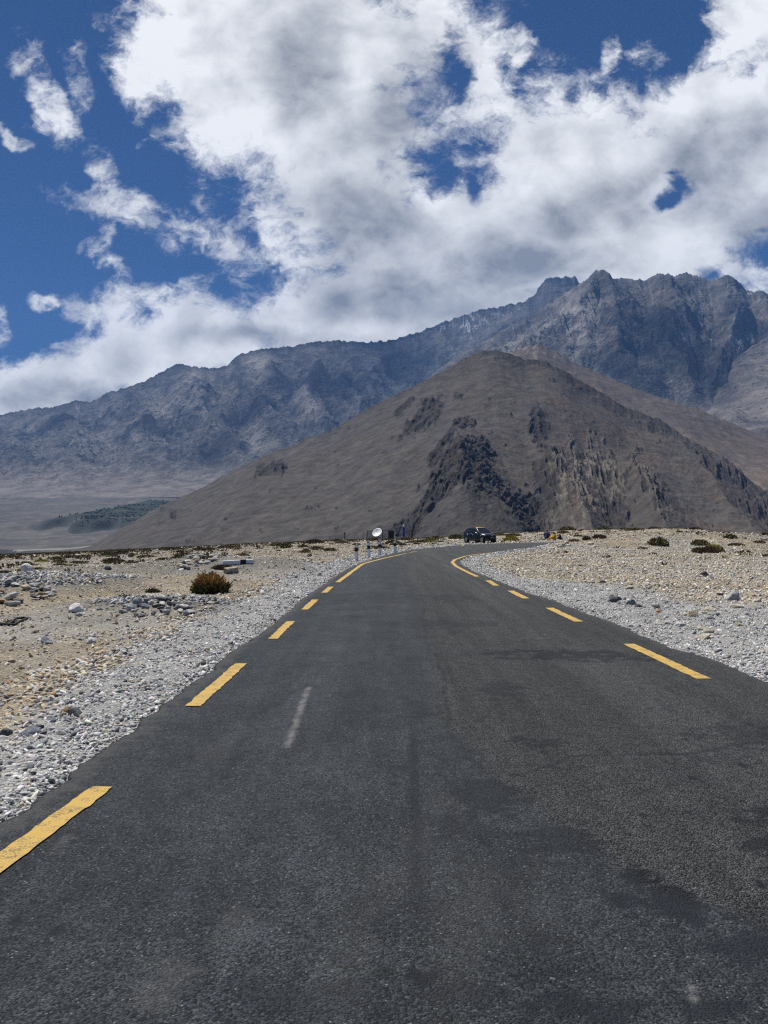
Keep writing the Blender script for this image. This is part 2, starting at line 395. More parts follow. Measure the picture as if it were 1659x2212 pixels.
    VV = [V]; ff = []
    for k, (ids, out) in enumerate(((idx, -1), (idx + nc - 1, 1))):
        q = V[ids].copy(); q[:, 2] -= .16; q[:, 0] += out * .05 * np.where(q[:, 1] < 40, 1, 0)
        b = len(V) + k * n; VV.append(q); a = np.arange(n - 1)
        ff.append(np.stack([ids[:-1], b + a, b + a + 1, ids[1:]], 1) if out < 0 else np.stack([ids[:-1], ids[1:], b + a + 1, b + a], 1))
    me = o.data
    bm = bmesh.new(); bm.from_mesh(me); bm.verts.ensure_lookup_table()
    nv = [bm.verts.new(p) for p in np.concatenate(VV[1:])]
    bm.verts.ensure_lookup_table()
    for q in np.concatenate(ff): bm.faces.new([bm.verts[i] for i in q]).smooth = False
    bm.to_mesh(me); bm.free()
    return tag(o, 'dark patched asphalt road bending right between yellow edge lines', 'road', kind='structure')
ROAD = build_road()

# ---- yellow markings
def yel(t, co):
    n = t.noise(co, 7., 6, .7); n2 = t.noise(co, 45., 3, .6)
    c = t.mix(t.ramp(n, .3, .7), (.52, .33, .075), (.62, .42, .12))
    crack = t.m('MAXIMUM', t.ramp(t.m('ADD', n, t.m('MULTIPLY', n2, .6)), .88, 1.0), t.m('MULTIPLY', t.ramp(t.voro(co, 95.), .42, .62), t.ramp(n, .40, .62)))
    return t.mix(t.m('MULTIPLY', crack, .75), c, (.07, .06, .05))
M_YEL = material('yellow_road_paint', yel, .75, .3, lambda t, co: t.voro(co, 95.), .5, .012)
def rz_at(x, y):
    x = np.asarray(x, float); y = np.asarray(y, float)
    return G0(x, y) + .012 + .0025 + fbm(x * .5, y * .5, 2, .5, 61) * .012 + .009
def marking(cl, width, label, n=40, seed=0):
    """painted strip along a centre line, slightly ragged"""
    P = resample(np.array(cl), n, 2 if len(cl) > 2 else 0)
    T = np.gradient(P, axis=0); T /= np.hypot(*T.T)[:, None]; N = np.stack([-T[:, 1], T[:, 0]], 1)
    us = np.linspace(-.5, .5, 7); rows = []
    s = np.arange(n) * .13
    for u in us:
        w = u * width + (fbm(s * 3, s * 0 + u, 3, .6, seed + int(u * 10)) * .03 if abs(u) == .5 else 0)
        q = P + N * np.reshape(w, (-1, 1)); rows.append(np.c_[q, rz_at(q[:, 0], q[:, 1])])
    V = np.stack(rows, 1).reshape(-1, 3)
    o = mesh_np('road_marking', V, grid_faces(7, n), M_YEL, True)
    return tag(o, label, 'road marking', 'yellow edge dashes painted on the road', 'structure')
def cen(*p): return [np.mean([hit(*p[0]), hit(*p[1])], 0), np.mean([hit(*p[2]), hit(*p[3])], 0)]
DASH = {'left': [[np.array([-2.34, 3.45]), np.mean([hit(195, 1707), hit(248, 1703)], 0)],
        cen((400, 1530), (433, 1530), (533, 1437), (508, 1437)), cen((578, 1382), (602, 1382), (637, 1344), (620, 1344)),
        cen((650, 1319), (665, 1319), (688, 1297), (674, 1297)), cen((695, 1282), (706, 1282), (721, 1269), (709, 1269))],
        'right': [[np.array([4.38, 5.0]), np.array([4.36, 7.5])], cen((1503, 1471), (1538, 1469), (1373, 1393), (1342, 1393)), cen((1240, 1346), (1262, 1345), (1196, 1315), (1178, 1315)),
        cen((1128, 1295), (1145, 1294), (1109, 1278), (1097, 1278)), cen((1064, 1267), (1080, 1266), (1060, 1255), (1048, 1255))]}
ORD = {'left': ['nearest yellow dash along the left road edge, cut by the picture edge', 'second yellow dash along the left road edge', 'third yellow dash along the left road edge', 'fourth yellow dash along the left road edge', 'short yellow dash on the left edge just before the solid line'],
       'right': ['yellow dash on the right road edge beside the near gravel', 'longest yellow dash in view on the right road edge', 'second yellow dash in view on the right road edge', 'third yellow dash in view on the right road edge', 'short yellow dash on the right edge just before the curved line']}
for side in DASH:
    for i, c in enumerate(DASH[side]): marking(c, .165 if side == 'left' else .19, ORD[side][i], 44, i * 7)
l1 = [hit(*p) for p in [(729, 1259), (755, 1240), (783, 1219), (832, 1206), (897, 1192), (962, 1185), (1005, 1181)]]
l1 += [p + (0, -.5) for p in LW[-6:-2]]
marking(l1, .16, 'solid yellow line along the outer edge of the bend', 160, 50)
marking([hit(*p) for p in [(1031, 1247), (1008, 1236), (985, 1224), (977, 1216), (982, 1210), (1005, 1202), (1030, 1198), (1070, 1194)]], .17, 'curved solid yellow line round the inner edge of the bend', 120, 60)
# ------------------------------------------------------------------ mountains
def mountain(name, label, crest, Db, zb, nu, nv, relief, colour, mat, px0, px1, prof=1.0, jag=0., seed=0, back=.9, vpow=1.0, tone=.60):
    C = np.array(crest, float)
    px = np.linspace(px0, px1, nu)
    cy = np.interp(px, C[:, 0], C[:, 1]); D = np.interp(px, C[:, 0], C[:, 2])
    for _ in range(2): cy = np.convolve(np.pad(cy, 2, 'edge'), [.1, .2, .4, .2, .1], 'valid')
    t, s = ray(px, cy)
    Dbase = np.interp(px, *np.array(Db, float).T) if isinstance(Db, list) else np.full(nu, float(Db))
    zbase = np.interp(px, *np.array(zb, float).T) if isinstance(zb, list) else np.full(nu, float(zb))
    zc = CAMZ + s * D
    v = np.concatenate([-np.linspace(.5, 0, 26)[:-1] ** 1.5, np.linspace(0, 1, nv) ** vpow])
    Vv, Pp = np.meshgrid(v, px, indexing='ij')
    Y = D + (Dbase - D) * Vv; X = t * Y
    ja = jag if np.isscalar(jag) else np.interp(px, *np.array(jag, float).T)
    jg = ja * (ridged(px / 20., px * 0 + .3, 5, .6, seed + 90) - .5) * np.exp(-np.abs(Vv) * 28)
    zc = zc + jg
    Z = np.where(Vv >= 0, zc + (zbase - zc) * np.clip(Vv, 0, 1) ** prof, zc - back * (Y - D))
    PY = HZ - F * (Z - CAMZ) / Y
    env = sst(0, .10, np.abs(Vv))
    dz, extra = relief(X, Y, Z, Pp, PY, Vv)
    Z = Z + dz * env
    PY = HZ - F * (Z - CAMZ) / Y
    # slope, for telling bare rock from scree
    Zu = np.gradient(Z, axis=1) / (np.abs(np.gradient(X, axis=1)) + 1e-3); Zv = np.gradient(Z, axis=0) / (np.abs(np.gradient(Y, axis=0)) + 1e-3)
    slope = np.hypot(Zu, Zv)
    c, veg = colour(X, Y, Z, Pp, PY, Vv, slope, extra)
    c = c * tone
    V = np.stack([X, Y, Z], -1).reshape(-1, 3)
    o = mesh_np(name, V, grid_faces(nu, len(v))[:, ::-1], mat, True, {'veg': veg.ravel()}, {'col': c.reshape(-1, 3)})
    return tag(o, label, 'mountain', kind='structure')
def rockmat(name, dot, dotscale, bscale, bdist, grain=.35):
    def colr(t, co):
        base = t.attr('col', 'Color'); veg = t.attr('veg')
        n = t.noise(co, bscale, 8, .68); n2 = t.noise(co, bscale * 7, 4, .6)
        c = t.v('SCALE', base, c=t.m('ADD', t.ramp(n, .28, .72, 1 - grain, 1 + grain), t.m('MULTIPLY', t.m('SUBTRACT', n2, .5), grain)))
        vd = t.new('ShaderNodeTexVoronoi'); t.put(vd.inputs['Vector'], co); vd.inputs['Scale'].default_value = dotscale
        sc_ = t.new('ShaderNodeSeparateColor'); t.put(sc_.inputs[0], vd.outputs['Color'])
        sz = t.m('MULTIPLY', t.m('ADD', .12, t.m('MULTIPLY', sc_.outputs[1], .26)), t.ramp(veg, 0., 1., .55, 1.15))
        on = t.m('MULTIPLY', t.m('LESS_THAN', vd.outputs['Distance'], sz), t.m('LESS_THAN', sc_.outputs[0], veg))
        return t.mix(t.m('MULTIPLY', on, .9), c, dot)
    def bmp(t, co):
        a = t.noise(co, bscale, 9, .66); b = t.noise(co, bscale * 5, 5, .6)
        return t.m('ADD', a, t.m('MULTIPLY', b, .35))
    return material(name, colr, .95, .1, bmp, .9, bdist)
def blob(Pp, PY, lst):
    o = 0
    for cx, cy, rx, ry, rot, a in lst:
        q = R(rot); dx = Pp - cx; dy = PY - cy
        u = (dx * math.cos(q) + dy * math.sin(q)) / rx; v = (-dx * math.sin(q) + dy * math.cos(q)) / ry
        o = np.maximum(o, a * np.clip(1.3 - np.hypot(u, v), 0, 1))
    return o
def wedge(Pp, PY, x0, y0, x1, y1, wl, wr):
    """rock spur running from (x0,y0) down to (x1,y1): 1 on its rounded crest, 0 at its feet"""
    wx = Pp + 16 * fbm(Pp / 60, PY / 60, 4, .55, 91); wy = PY + 14 * fbm(Pp / 50, PY / 50, 4, .55, 92)
    k = (wy - y0) / (y1 - y0); xc = x0 + (x1 - x0) * k; kk = np.clip(k, 0, 1.3)
    d = wx - xc; w = np.where(d < 0, wl, wr) * kk ** .8 + 16
    return np.clip(1 - np.abs(d) / w, 0, 1) ** 1.15 * sst(-.02, .55, k)
def lines(Pp, PY, lst, warp=14, seed=95):
    """ridges along polylines given as (points, half width, height)"""
    wx = Pp + warp * fbm(Pp / 55, PY / 55, 4, .55, seed); wy = PY + warp * fbm(Pp / 55, PY / 55, 4, .55, seed + 7); o = 0
    for pts, w, h in lst:
        d = np.full(Pp.shape, 1e9); along = 0
        for (ax, ay), (bx, by) in zip(pts[:-1], pts[1:]):
            dx, dy = bx - ax, by - ay; t = np.clip(((wx - ax) * dx + (wy - ay) * dy) / (dx * dx + dy * dy), 0, 1)
            d = np.minimum(d, np.hypot(wx - ax - t * dx, wy - ay - t * dy))
        o = np.maximum(o, h * np.clip(1 - d / w, 0, 1) ** 1.1)
    return o
def streak(Pp, PY, ang, a, b, seed, o=4):
    """noise drawn out along the fall line; ang in degrees, measured from straight down towards the right"""
    c, q = math.cos(R(ang)), math.sin(R(ang))
    return fbm((Pp * c - PY * q) / a, (Pp * q + PY * c) / b, o, .55, seed)

# near brown hill
A_CREST = [(-60,1232,1250),(100,1203,1280),(160,1189,1300),(200,1178,1310),(245,1150,1330),(300,1120,1350),(345,1094,1370),(400,1070,1390),(440,1052,1400),(480,1030,1410),(520,1010,1420),(560,990,1430),(600,972,1440),(640,962,1450),(664,944,1455),(700,938,1460),(750,910,1470),(800,880,1475),(860,850,1480),(910,826,1485),(950,804,1490),(970,797,1490),(1000,775,1495),(1025,764,1498),(1045,757,1500),(1075,757,1500),(1100,765,1500),(1135,776,1495),(1180,781,1490),(1205,795,1480),(1230,808,1470),(1262,828,1460),(1300,850,1450),(1350,880,1430),(1395,898,1410),(1425,905,1400),(1460,930,1380),(1500,955,1360),(1560,985,1330),(1600,1017,1310),(1630,1046,1290),(1659,1064,1280),(1720,1100,1250),(1800,1140,1220),(1900,1180,1200),(2100,1230,1180)]
A_ROCK = [(925,905,46,26,-55,.9),(890,925,40,14,-45,.7),(872,882,30,12,-45,.6),(985,860,40,12,-30,.3),(955,985,50,17,-48,.95),(1000,930,40,20,-50,.6),(1165,930,24,30,20,.95),(1035,1000,60,28,-70,.8),(1010,1070,100,70,20,.95),(930,1125,95,26,-28,1.),(1130,1110,60,60,60,.95),(1180,1060,34,85,0,.85),(1240,1050,44,95,-15,.9),(1310,1060,44,100,-22,.85),(1400,1060,38,100,-25,.7),(1530,1010,28,80,-35,.5),(1640,1110,45,40,-30,.8),(1590,1040,40,18,40,.6),(1330,865,80,22,34,.8),(1240,815,70,20,28,.8),(1120,778,70,14,8,.6),(1420,915,60,18,38,.9),(590,1015,44,24,-25,.6),(385,1110,26,14,0,.4),(350,1105,10,22,30,.3),(1480,960,40,14,35,.8)]
def A_relief(X, Y, Z, Pp, PY, Vv):
    wx = 40 * fbm(X / 260, Y / 260, 3, .5, 101)
    g = ridged((X + wx) / 260, Y / 480, 4, .45, 102)
    right = sst(760, 1000, Pp)
    dz = (g - .5) * (6 + 14 * right)
    sp1 = wedge(Pp, PY, 972, 895, 1010, 1150, 130, 170); sp2 = wedge(Pp, PY, 1165, 940, 1262, 1150, 80, 66)
    sp3 = wedge(Pp, PY, 1320, 960, 1420, 1150, 80, 95); sp4 = wedge(Pp, PY, 1420, 905, 1600, 1150, 60, 90)
    dz = dz + 40 * sp1 + 34 * sp2 + 28 * sp3 + 18 * sp4
    dz = dz + lines(Pp, PY, [([(1062,757),(1085,840),(1150,900)], 60, 8), ([(1190,782),(1215,880),(1290,960)], 55, 9), ([(930,880),(880,960),(820,1060)], 70, 6), ([(640,962),(560,1050),(500,1120)], 70, 6)])
    n = fbm(Pp / 24, PY / 24, 6, .6, 104)
    rock = blob(Pp, PY, A_ROCK)
    rock = sst(.20, .50, rock + .85 * n)
    # beds: dipping left under the left toe, steep and right-dipping in the right-hand walls
    wob_ = 9 * fbm(Pp / 45, PY / 45, 4, .55, 106)
    sl = (.60 * Pp + .80 * PY + wob_) / 8.; sr = (.93 * Pp - .36 * PY + wob_) / 8.
    m = sst(1130, 1190, Pp)
    bed = lerp(ridged(sl / 2.4, (PY * .6 - Pp * .8) / 60, 4, .6, 107), ridged(sr / 2.4, (PY * .93 + Pp * .36) / 70, 4, .6, 109), m)
    bedf = lerp(ridged(sl, (PY * .6 - Pp * .8) / 30, 3, .6, 117), ridged(sr, (PY * .93 + Pp * .36) / 40, 3, .6, 119), m)
    crag = ridged((X + .5 * Y) / 60, (Y - .4 * X) / 60, 5, .55, 108)
    chute = lerp(streak(Pp, PY, -50, 9, 130, 131) * .7 + streak(Pp, PY, -46, 26, 200, 133) * .6, streak(Pp + 14 * fbm(Pp / 50, PY / 50, 3, .5, 135), PY, 16, 15, 120, 132) * .5 + streak(Pp, PY, 22, 40, 160, 134) * .7, sst(820, 1080, Pp))
    dz = dz + rock * ((bed - .5) * 14 + (bedf - .5) * 5.5 + (crag - .5) * 8) + chute * (1.0 + 1.3 * right) * (1 - rock)
    dz = dz + fbm(X / 24, Y / 24, 5, .6, 110) * 1.8
    fade = np.clip((1 - Vv) / .12, 0, 1)
    return dz * (.3 + .7 * fade), dict(rock=rock, bed=bed, bedf=bedf, g=g, crag=crag, n=n, chute=chute)
def A_colour(X, Y, Z, Pp, PY, Vv, slope, e):
    talus = np.array([.140, .122, .104]); warm = np.array([.172, .130, .099]); dark = np.array([.058, .055, .053]); mid = np.array([.098, .084, .073]); pale = np.array([.33, .285, .225]); grey = np.array([.132, .120, .108])
    L = lambda a, b, k: lerp(a, b, np.clip(k, 0, 1)[..., None])
    m = fbm(X / 120, Y / 120, 5, .6, 121); r = e['rock']
    c = L(talus, grey, sst(-.2, .3, m))
    c = L(c, warm, sst(1000, 1300, Pp) * sst(-.25, .4, fbm(X / 90, Y / 150, 3, .5, 123)) * .8)
    c = L(c, np.array([.205, .178, .146]), sst(.05, .42, e['chute']) * .38)
    c = L(c, np.array([.098, .085, .074]), sst(-.05, -.42, e['chute']) * .42)
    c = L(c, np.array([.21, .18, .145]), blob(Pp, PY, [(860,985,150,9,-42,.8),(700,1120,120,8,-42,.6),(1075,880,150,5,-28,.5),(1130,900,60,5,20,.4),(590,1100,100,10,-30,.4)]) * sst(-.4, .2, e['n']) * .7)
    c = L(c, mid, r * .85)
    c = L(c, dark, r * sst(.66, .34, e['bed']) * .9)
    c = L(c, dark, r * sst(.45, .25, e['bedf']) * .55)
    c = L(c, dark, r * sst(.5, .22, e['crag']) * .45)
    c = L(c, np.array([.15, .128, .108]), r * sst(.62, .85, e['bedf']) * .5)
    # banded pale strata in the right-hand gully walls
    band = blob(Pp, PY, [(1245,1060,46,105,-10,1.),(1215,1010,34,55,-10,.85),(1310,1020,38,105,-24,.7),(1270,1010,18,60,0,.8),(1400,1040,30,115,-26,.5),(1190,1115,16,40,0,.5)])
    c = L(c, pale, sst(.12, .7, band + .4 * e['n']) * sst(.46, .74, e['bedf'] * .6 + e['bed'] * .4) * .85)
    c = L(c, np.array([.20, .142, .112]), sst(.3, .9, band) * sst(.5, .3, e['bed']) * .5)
    veg = .16 + .16 * sst(-.1, .3, fbm(X / 100, Y / 100, 3, .5, 127)) + blob(Pp, PY, [(1460,985,110,45,25,.6),(1380,985,80,50,30,.5),(1110,985,70,70,50,.5),(1500,1060,90,60,30,.4),(1100,830,120,60,0,.3)])
    veg = veg * (1 - .8 * r) * (1 - .7 * sst(700, 300, Pp))
    return c, np.clip(veg, 0, .8)
M_A = rockmat('brown_hill_rock', (.030, .031, .022), .17, .05, 4.5, .34)
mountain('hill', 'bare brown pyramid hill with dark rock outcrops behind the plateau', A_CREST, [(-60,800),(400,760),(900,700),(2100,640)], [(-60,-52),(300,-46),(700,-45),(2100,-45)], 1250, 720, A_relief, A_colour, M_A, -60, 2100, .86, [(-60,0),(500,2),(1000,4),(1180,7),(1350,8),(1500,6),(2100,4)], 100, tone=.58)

# shoulder between the brown hill and the high range
B_CREST = [(700,980,2300),(960,800,2500),(1000,792,2500),(1050,778,2500),(1090,768,2500),(1125,752,2500),(1160,743,2500),(1185,752,2480),(1215,768,2460),(1240,784,2450),(1310,814,2400),(1400,851,2350),(1450,865,2300),(1500,880,2260),(1560,905,2220),(1620,930,2180),(1659,944,2150),(1800,1000,2100),(2100,1090,2000)]
def B_relief(X, Y, Z, Pp, PY, Vv):
    g = ridged((X + 60 * fbm(X / 400, Y / 400, 3, .5, 201)) / 330, Y / 700, 5, .5, 202)
    return (g - .5) * 30 + fbm(X / 60, Y / 60, 4, .55, 203) * 5, dict(g=g)
def B_colour(X, Y, Z, Pp, PY, Vv, slope, e):
    L = lambda a, b, k: lerp(np.asarray(a), np.asarray(b), np.clip(k, 0, 1)[..., None])
    c = L([.165, .135, .11], [.20, .155, .115], sst(-.2, .3, fbm(X / 200, Y / 200, 4, .5, 211)))
    c = L(c, [.36, .31, .28], sst(1290, 1150, Pp) * sst(.0, .3, fbm(X / 40, Y / 60, 4, .6, 212)) * .8)
    c = L(c, [.38, .29, .20], sst(0, 60, PY - np.interp(Pp, [1400, 1659, 2100], [900, 985, 1130])) * .55)
    return c, np.clip(.55 * sst(1300, 1150, Pp) + .05 + 0 * X, 0, .7)
M_B = rockmat('shoulder_rock', (.05, .048, .04), .11, .03, 5.0, .28)
mountain('slope', 'smooth brown shoulder rising behind the pyramid hill', B_CREST, 1500, 40, 700, 240, B_relief, B_colour, M_B, 700, 2100, .95, [(700,4),(1100,14),(1200,16),(1300,6),(2100,4)], 200)

# right-hand high mountain
C2_CREST = [(700,1000,3900),(820,900,4000),(900,838,4100),(950,797,4200),(985,772,4250),(1020,752,4300),(1060,733,4350),(1085,712,4380),(1110,698,4400),(1150,680,4450),(1190,655,4480),(1230,626,4500),(1255,612,4500),(1275,602,4500),(1292,597,4500),(1310,601,4500),(1350,603,4500),(1400,604,4500),(1412,596,4500),(1425,591,4500),(1437,596,4500),(1446,592,4500),(1458,600,4500),(1470,593,4500),(1486,590,4500),(1500,595,4500),(1520,603,4500),(1545,606,4500),(1560,600,4500),(1572,598,4500),(1590,612,4500),(1610,625,4500),(1630,634,4500),(1659,640,4500),(1760,665,4450),(1900,720,4400),(2200,800,4300)]
def C2_relief(X, Y, Z, Pp, PY, Vv):
    wx = 130 * fbm(X / 700, Y / 900, 4, .5, 301)
    g = ridged((X + wx - .25 * Y) / 900, Y / 1500, 5, .45, 302)
    st = ridged((Pp * .6 - PY * .8 + 14 * fbm(Pp / 60, PY / 60, 3, .5, 308)) / 30, (PY * .6 + Pp * .8) / 130, 5, .6, 303)
    sp = lines(Pp, PY, [([(1290,598),(1250,680),(1180,730),(1090,775)], 46, 150), ([(1292,598),(1340,690),(1330,780),(1400,860)], 52, 150), ([(1440,592),(1470,680),(1440,760),(1500,860)], 52, 150), ([(1572,600),(1600,680),(1570,760),(1540,840)], 50, 150), ([(1640,640),(1690,720),(1640,800)], 50, 130), ([(1250,680),(1270,740),(1250,800)], 30, 70), ([(1470,680),(1530,740),(1560,780)], 30, 70), ([(1340,690),(1400,730),(1420,780)], 30, 70), ([(1180,730),(1200,780)], 26, 60)], 16, 330)
    dz = sp * .7 - 40 + (g - .5) * 90 + (st - .5) * 46 + (ridged((X + .6 * wx) / 190, Y / 330, 6, .6, 304) - .5) * 58
    foot = np.clip((1 - Vv) / .25, 0, 1)
    return dz * foot * (.45 + .55 * sst(0, .22, Vv)), dict(g=g, st=st, sp=sp)
def C2_colour(X, Y, Z, Pp, PY, Vv, slope, e):
    L = lambda a, b, k: lerp(np.asarray(a), np.asarray(b), np.clip(k, 0, 1)[..., None])
    n = fbm(Pp / 55, PY / 55, 5, .6, 311); n2 = fbm(X / 160, Y / 160, 5, .6, 312)
    c = L([.10, .10, .105], [.135, .128, .122], sst(-.25, .25, n2))
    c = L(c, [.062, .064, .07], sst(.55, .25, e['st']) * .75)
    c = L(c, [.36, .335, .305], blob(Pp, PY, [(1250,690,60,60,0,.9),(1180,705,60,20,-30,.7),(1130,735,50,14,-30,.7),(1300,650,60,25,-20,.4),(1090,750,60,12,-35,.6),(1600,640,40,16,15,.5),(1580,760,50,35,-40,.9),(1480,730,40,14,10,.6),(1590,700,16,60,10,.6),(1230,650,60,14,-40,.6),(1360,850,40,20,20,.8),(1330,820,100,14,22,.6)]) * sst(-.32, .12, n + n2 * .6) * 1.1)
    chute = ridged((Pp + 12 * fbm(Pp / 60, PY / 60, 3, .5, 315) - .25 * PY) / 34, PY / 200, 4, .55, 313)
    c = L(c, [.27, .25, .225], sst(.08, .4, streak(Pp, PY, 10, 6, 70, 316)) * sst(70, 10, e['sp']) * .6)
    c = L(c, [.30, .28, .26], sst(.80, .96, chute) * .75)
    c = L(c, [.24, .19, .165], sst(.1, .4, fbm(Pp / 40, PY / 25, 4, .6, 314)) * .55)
    low = sst(690, 830, PY - .3 * (Pp - 1400))
    veg = low * .45 * sst(-.2, .2, n2 + .1)
    return c, np.clip(veg, 0, .6)
M_C = rockmat('range_rock', (.03, .036, .034), .042, .012, 24., .42)
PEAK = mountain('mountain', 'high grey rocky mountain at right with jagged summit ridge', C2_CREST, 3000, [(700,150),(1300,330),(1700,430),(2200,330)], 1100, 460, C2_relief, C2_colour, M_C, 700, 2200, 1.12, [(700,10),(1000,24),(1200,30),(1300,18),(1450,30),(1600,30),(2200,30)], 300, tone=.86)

# pale scrub-dotted foot slope at the right edge
D_CREST = [(1380,910,3200),(1470,880,3250),(1510,870,3280),(1540,835,3320),(1565,805,3350),(1590,775,3400),(1620,752,3430),(1659,728,3450),(1720,700,3450),(1900,660,3450),(2200,640,3400)]
def D_relief(X, Y, Z, Pp, PY, Vv):
    g = ridged(X / 260, Y / 700, 5, .5, 402)
    return (g - .5) * 70 + fbm(X / 60, Y / 60, 4, .55, 403) * 8, dict(g=g)
def D_colour(X, Y, Z, Pp, PY, Vv, slope, e):
    L = lambda a, b, k: lerp(np.asarray(a), np.asarray(b), np.clip(k, 0, 1)[..., None])
    c = L([.25, .23, .21], [.34, .30, .265], sst(-.2, .3, fbm(X / 120, Y / 200, 5, .6, 411)))
    c = L(c, [.15, .14, .14], sst(.1, .35, fbm(X / 300, Y / 300, 3, .5, 412)) * .6)
    return c, np.clip(.42 + .3 * fbm(X / 150, Y / 150, 3, .5, 413), 0, .7)
mountain('slope', 'pale scrub dotted foot slope below the high mountain at right', D_CREST, 2250, [(1380,190),(1659,170),(2200,150)], 360, 220, D_relief, D_colour, M_C, 1380, 2200, .8, 12, 400, tone=.56)

# long far range on the left, running behind the hill up to the jagged tower
C1_CREST = [(-900,1010,5600),(-400,945,5600),(-150,915,5600),(0,897,5600),(60,885,5600),(120,878,5600),(165,866,5600),(195,868,5600),(240,846,5600),(275,838,5600),(310,824,5600),(345,805,5600),(372,791,5600),(390,787,5600),(420,792,5600),(455,797,5600),(490,789,5600),(515,768,5600),(545,757,5600),(580,753,5600),(620,750,5600),(650,745,5650),(690,738,5700),(740,736,5750),(790,739,5800),(840,735,5900),(870,728,6000),(910,716,6100),(940,703,6150),(975,690,6200),(1010,677,6200),(1050,668,6200),(1090,662,6200),(1130,650,6200),(1155,640,6200),(1163,622,6200),(1175,606,6200),(1190,598,6200),(1215,600,6200),(1235,597,6200),(1246,600,6200),(1252,614,6200),(1275,618,6200),(1330,640,6200),(1500,700,6200),(1700,740,6200)]
def C1_relief(X, Y, Z, Pp, PY, Vv):
    wx = 160 * fbm(X / 900, Y / 1200, 4, .5, 501)
    g = ridged((X + wx + .15 * Y) / 1100, Y / 1900, 5, .45, 502)
    st = ridged((Pp * .75 - PY * .66 + 14 * fbm(Pp / 60, PY / 60, 3, .5, 508)) / 34, (PY * .75 + Pp * .66) / 120, 5, .6, 503)
    col = ridged(Pp / 7, PY / 60, 4, .6, 505) * sst(1120, 1170, Pp)
    sp = lines(Pp, PY, [([(390,787),(430,860),(460,930),(520,1000)], 58, 190), ([(560,755),(590,810),(565,880),(610,970)], 58, 190), ([(670,742),(690,820),(655,870),(700,930)], 50, 170), ([(250,846),(300,920),(330,1000)], 56, 150), ([(850,735),(800,830),(780,900)], 60, 190), ([(110,880),(150,950),(170,1010)], 56, 130), ([(960,700),(930,760),(880,820)], 44, 150), ([(1163,625),(1080,720),(1010,790)], 44, 170), ([(-40,900),(20,960),(40,1010)], 56, 120), ([(460,930),(420,990)], 30, 60), ([(430,860),(490,890),(510,940)], 30, 80), ([(590,810),(640,850)], 28, 70), ([(565,880),(520,930)], 28, 60), ([(745,736),(760,800),(735,860)], 36, 110)], 18, 530)
    dz = sp * .60 - 40 + (g - .5) * 110 + (st - .5) * 46 + (ridged((X + .6 * wx) / 230, Y / 420, 6, .6, 504) - .5) * 66 + (col - .3) * 40 * sst(.3, .05, Vv)
    foot = np.clip((1 - Vv) / .4, 0, 1) ** 1.3
    return dz * foot * (.45 + .55 * sst(0, .2, Vv)), dict(g=g, st=st, sp=sp)
def C1_colour(X, Y, Z, Pp, PY, Vv, slope, e):
    L = lambda a, b, k: lerp(np.asarray(a), np.asarray(b), np.clip(k, 0, 1)[..., None])
    n = fbm(Pp / 55, PY / 55, 5, .6, 511); n2 = fbm(X / 200, Y / 200, 5, .6, 512)
    c = L([.10, .10, .105], [.15, .14, .13], sst(-.25, .25, n2 + .3 * n))
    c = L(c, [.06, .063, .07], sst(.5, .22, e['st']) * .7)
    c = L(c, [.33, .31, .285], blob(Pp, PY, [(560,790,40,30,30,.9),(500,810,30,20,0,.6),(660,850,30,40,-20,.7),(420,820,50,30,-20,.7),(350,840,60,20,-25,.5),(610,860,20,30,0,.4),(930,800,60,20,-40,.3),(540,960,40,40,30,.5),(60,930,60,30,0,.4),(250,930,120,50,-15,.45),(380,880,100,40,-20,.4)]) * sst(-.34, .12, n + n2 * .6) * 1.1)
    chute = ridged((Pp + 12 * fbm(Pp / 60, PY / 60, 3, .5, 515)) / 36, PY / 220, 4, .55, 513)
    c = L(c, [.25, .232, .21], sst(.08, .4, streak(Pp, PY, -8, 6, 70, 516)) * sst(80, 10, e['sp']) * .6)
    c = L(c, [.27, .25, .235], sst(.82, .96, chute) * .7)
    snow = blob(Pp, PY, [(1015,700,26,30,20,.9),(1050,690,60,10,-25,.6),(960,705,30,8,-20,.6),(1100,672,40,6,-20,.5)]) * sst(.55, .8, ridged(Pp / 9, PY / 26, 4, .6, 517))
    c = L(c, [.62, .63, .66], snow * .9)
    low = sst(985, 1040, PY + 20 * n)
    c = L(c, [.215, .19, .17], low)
    veg = sst(860, 950, PY) * (1 - .75 * low) * (.42 + .55 * fbm(X / 350, Y / 350, 4, .5, 518))
    return c, np.clip(veg, 0, .72)
RANGE = mountain('mountain', 'long blue grey mountain range at left rising to a jagged tower', C1_CREST, 3300, [(-900,120),(0,100),(400,110),(900,130),(1700,160)], 1500, 560, C1_relief, C1_colour, M_C, -900, 1700, .78, [(-900,30),(500,26),(900,30),(1140,34),(1170,30),(1250,34),(1300,24),(1700,30)], 500, tone=.82)

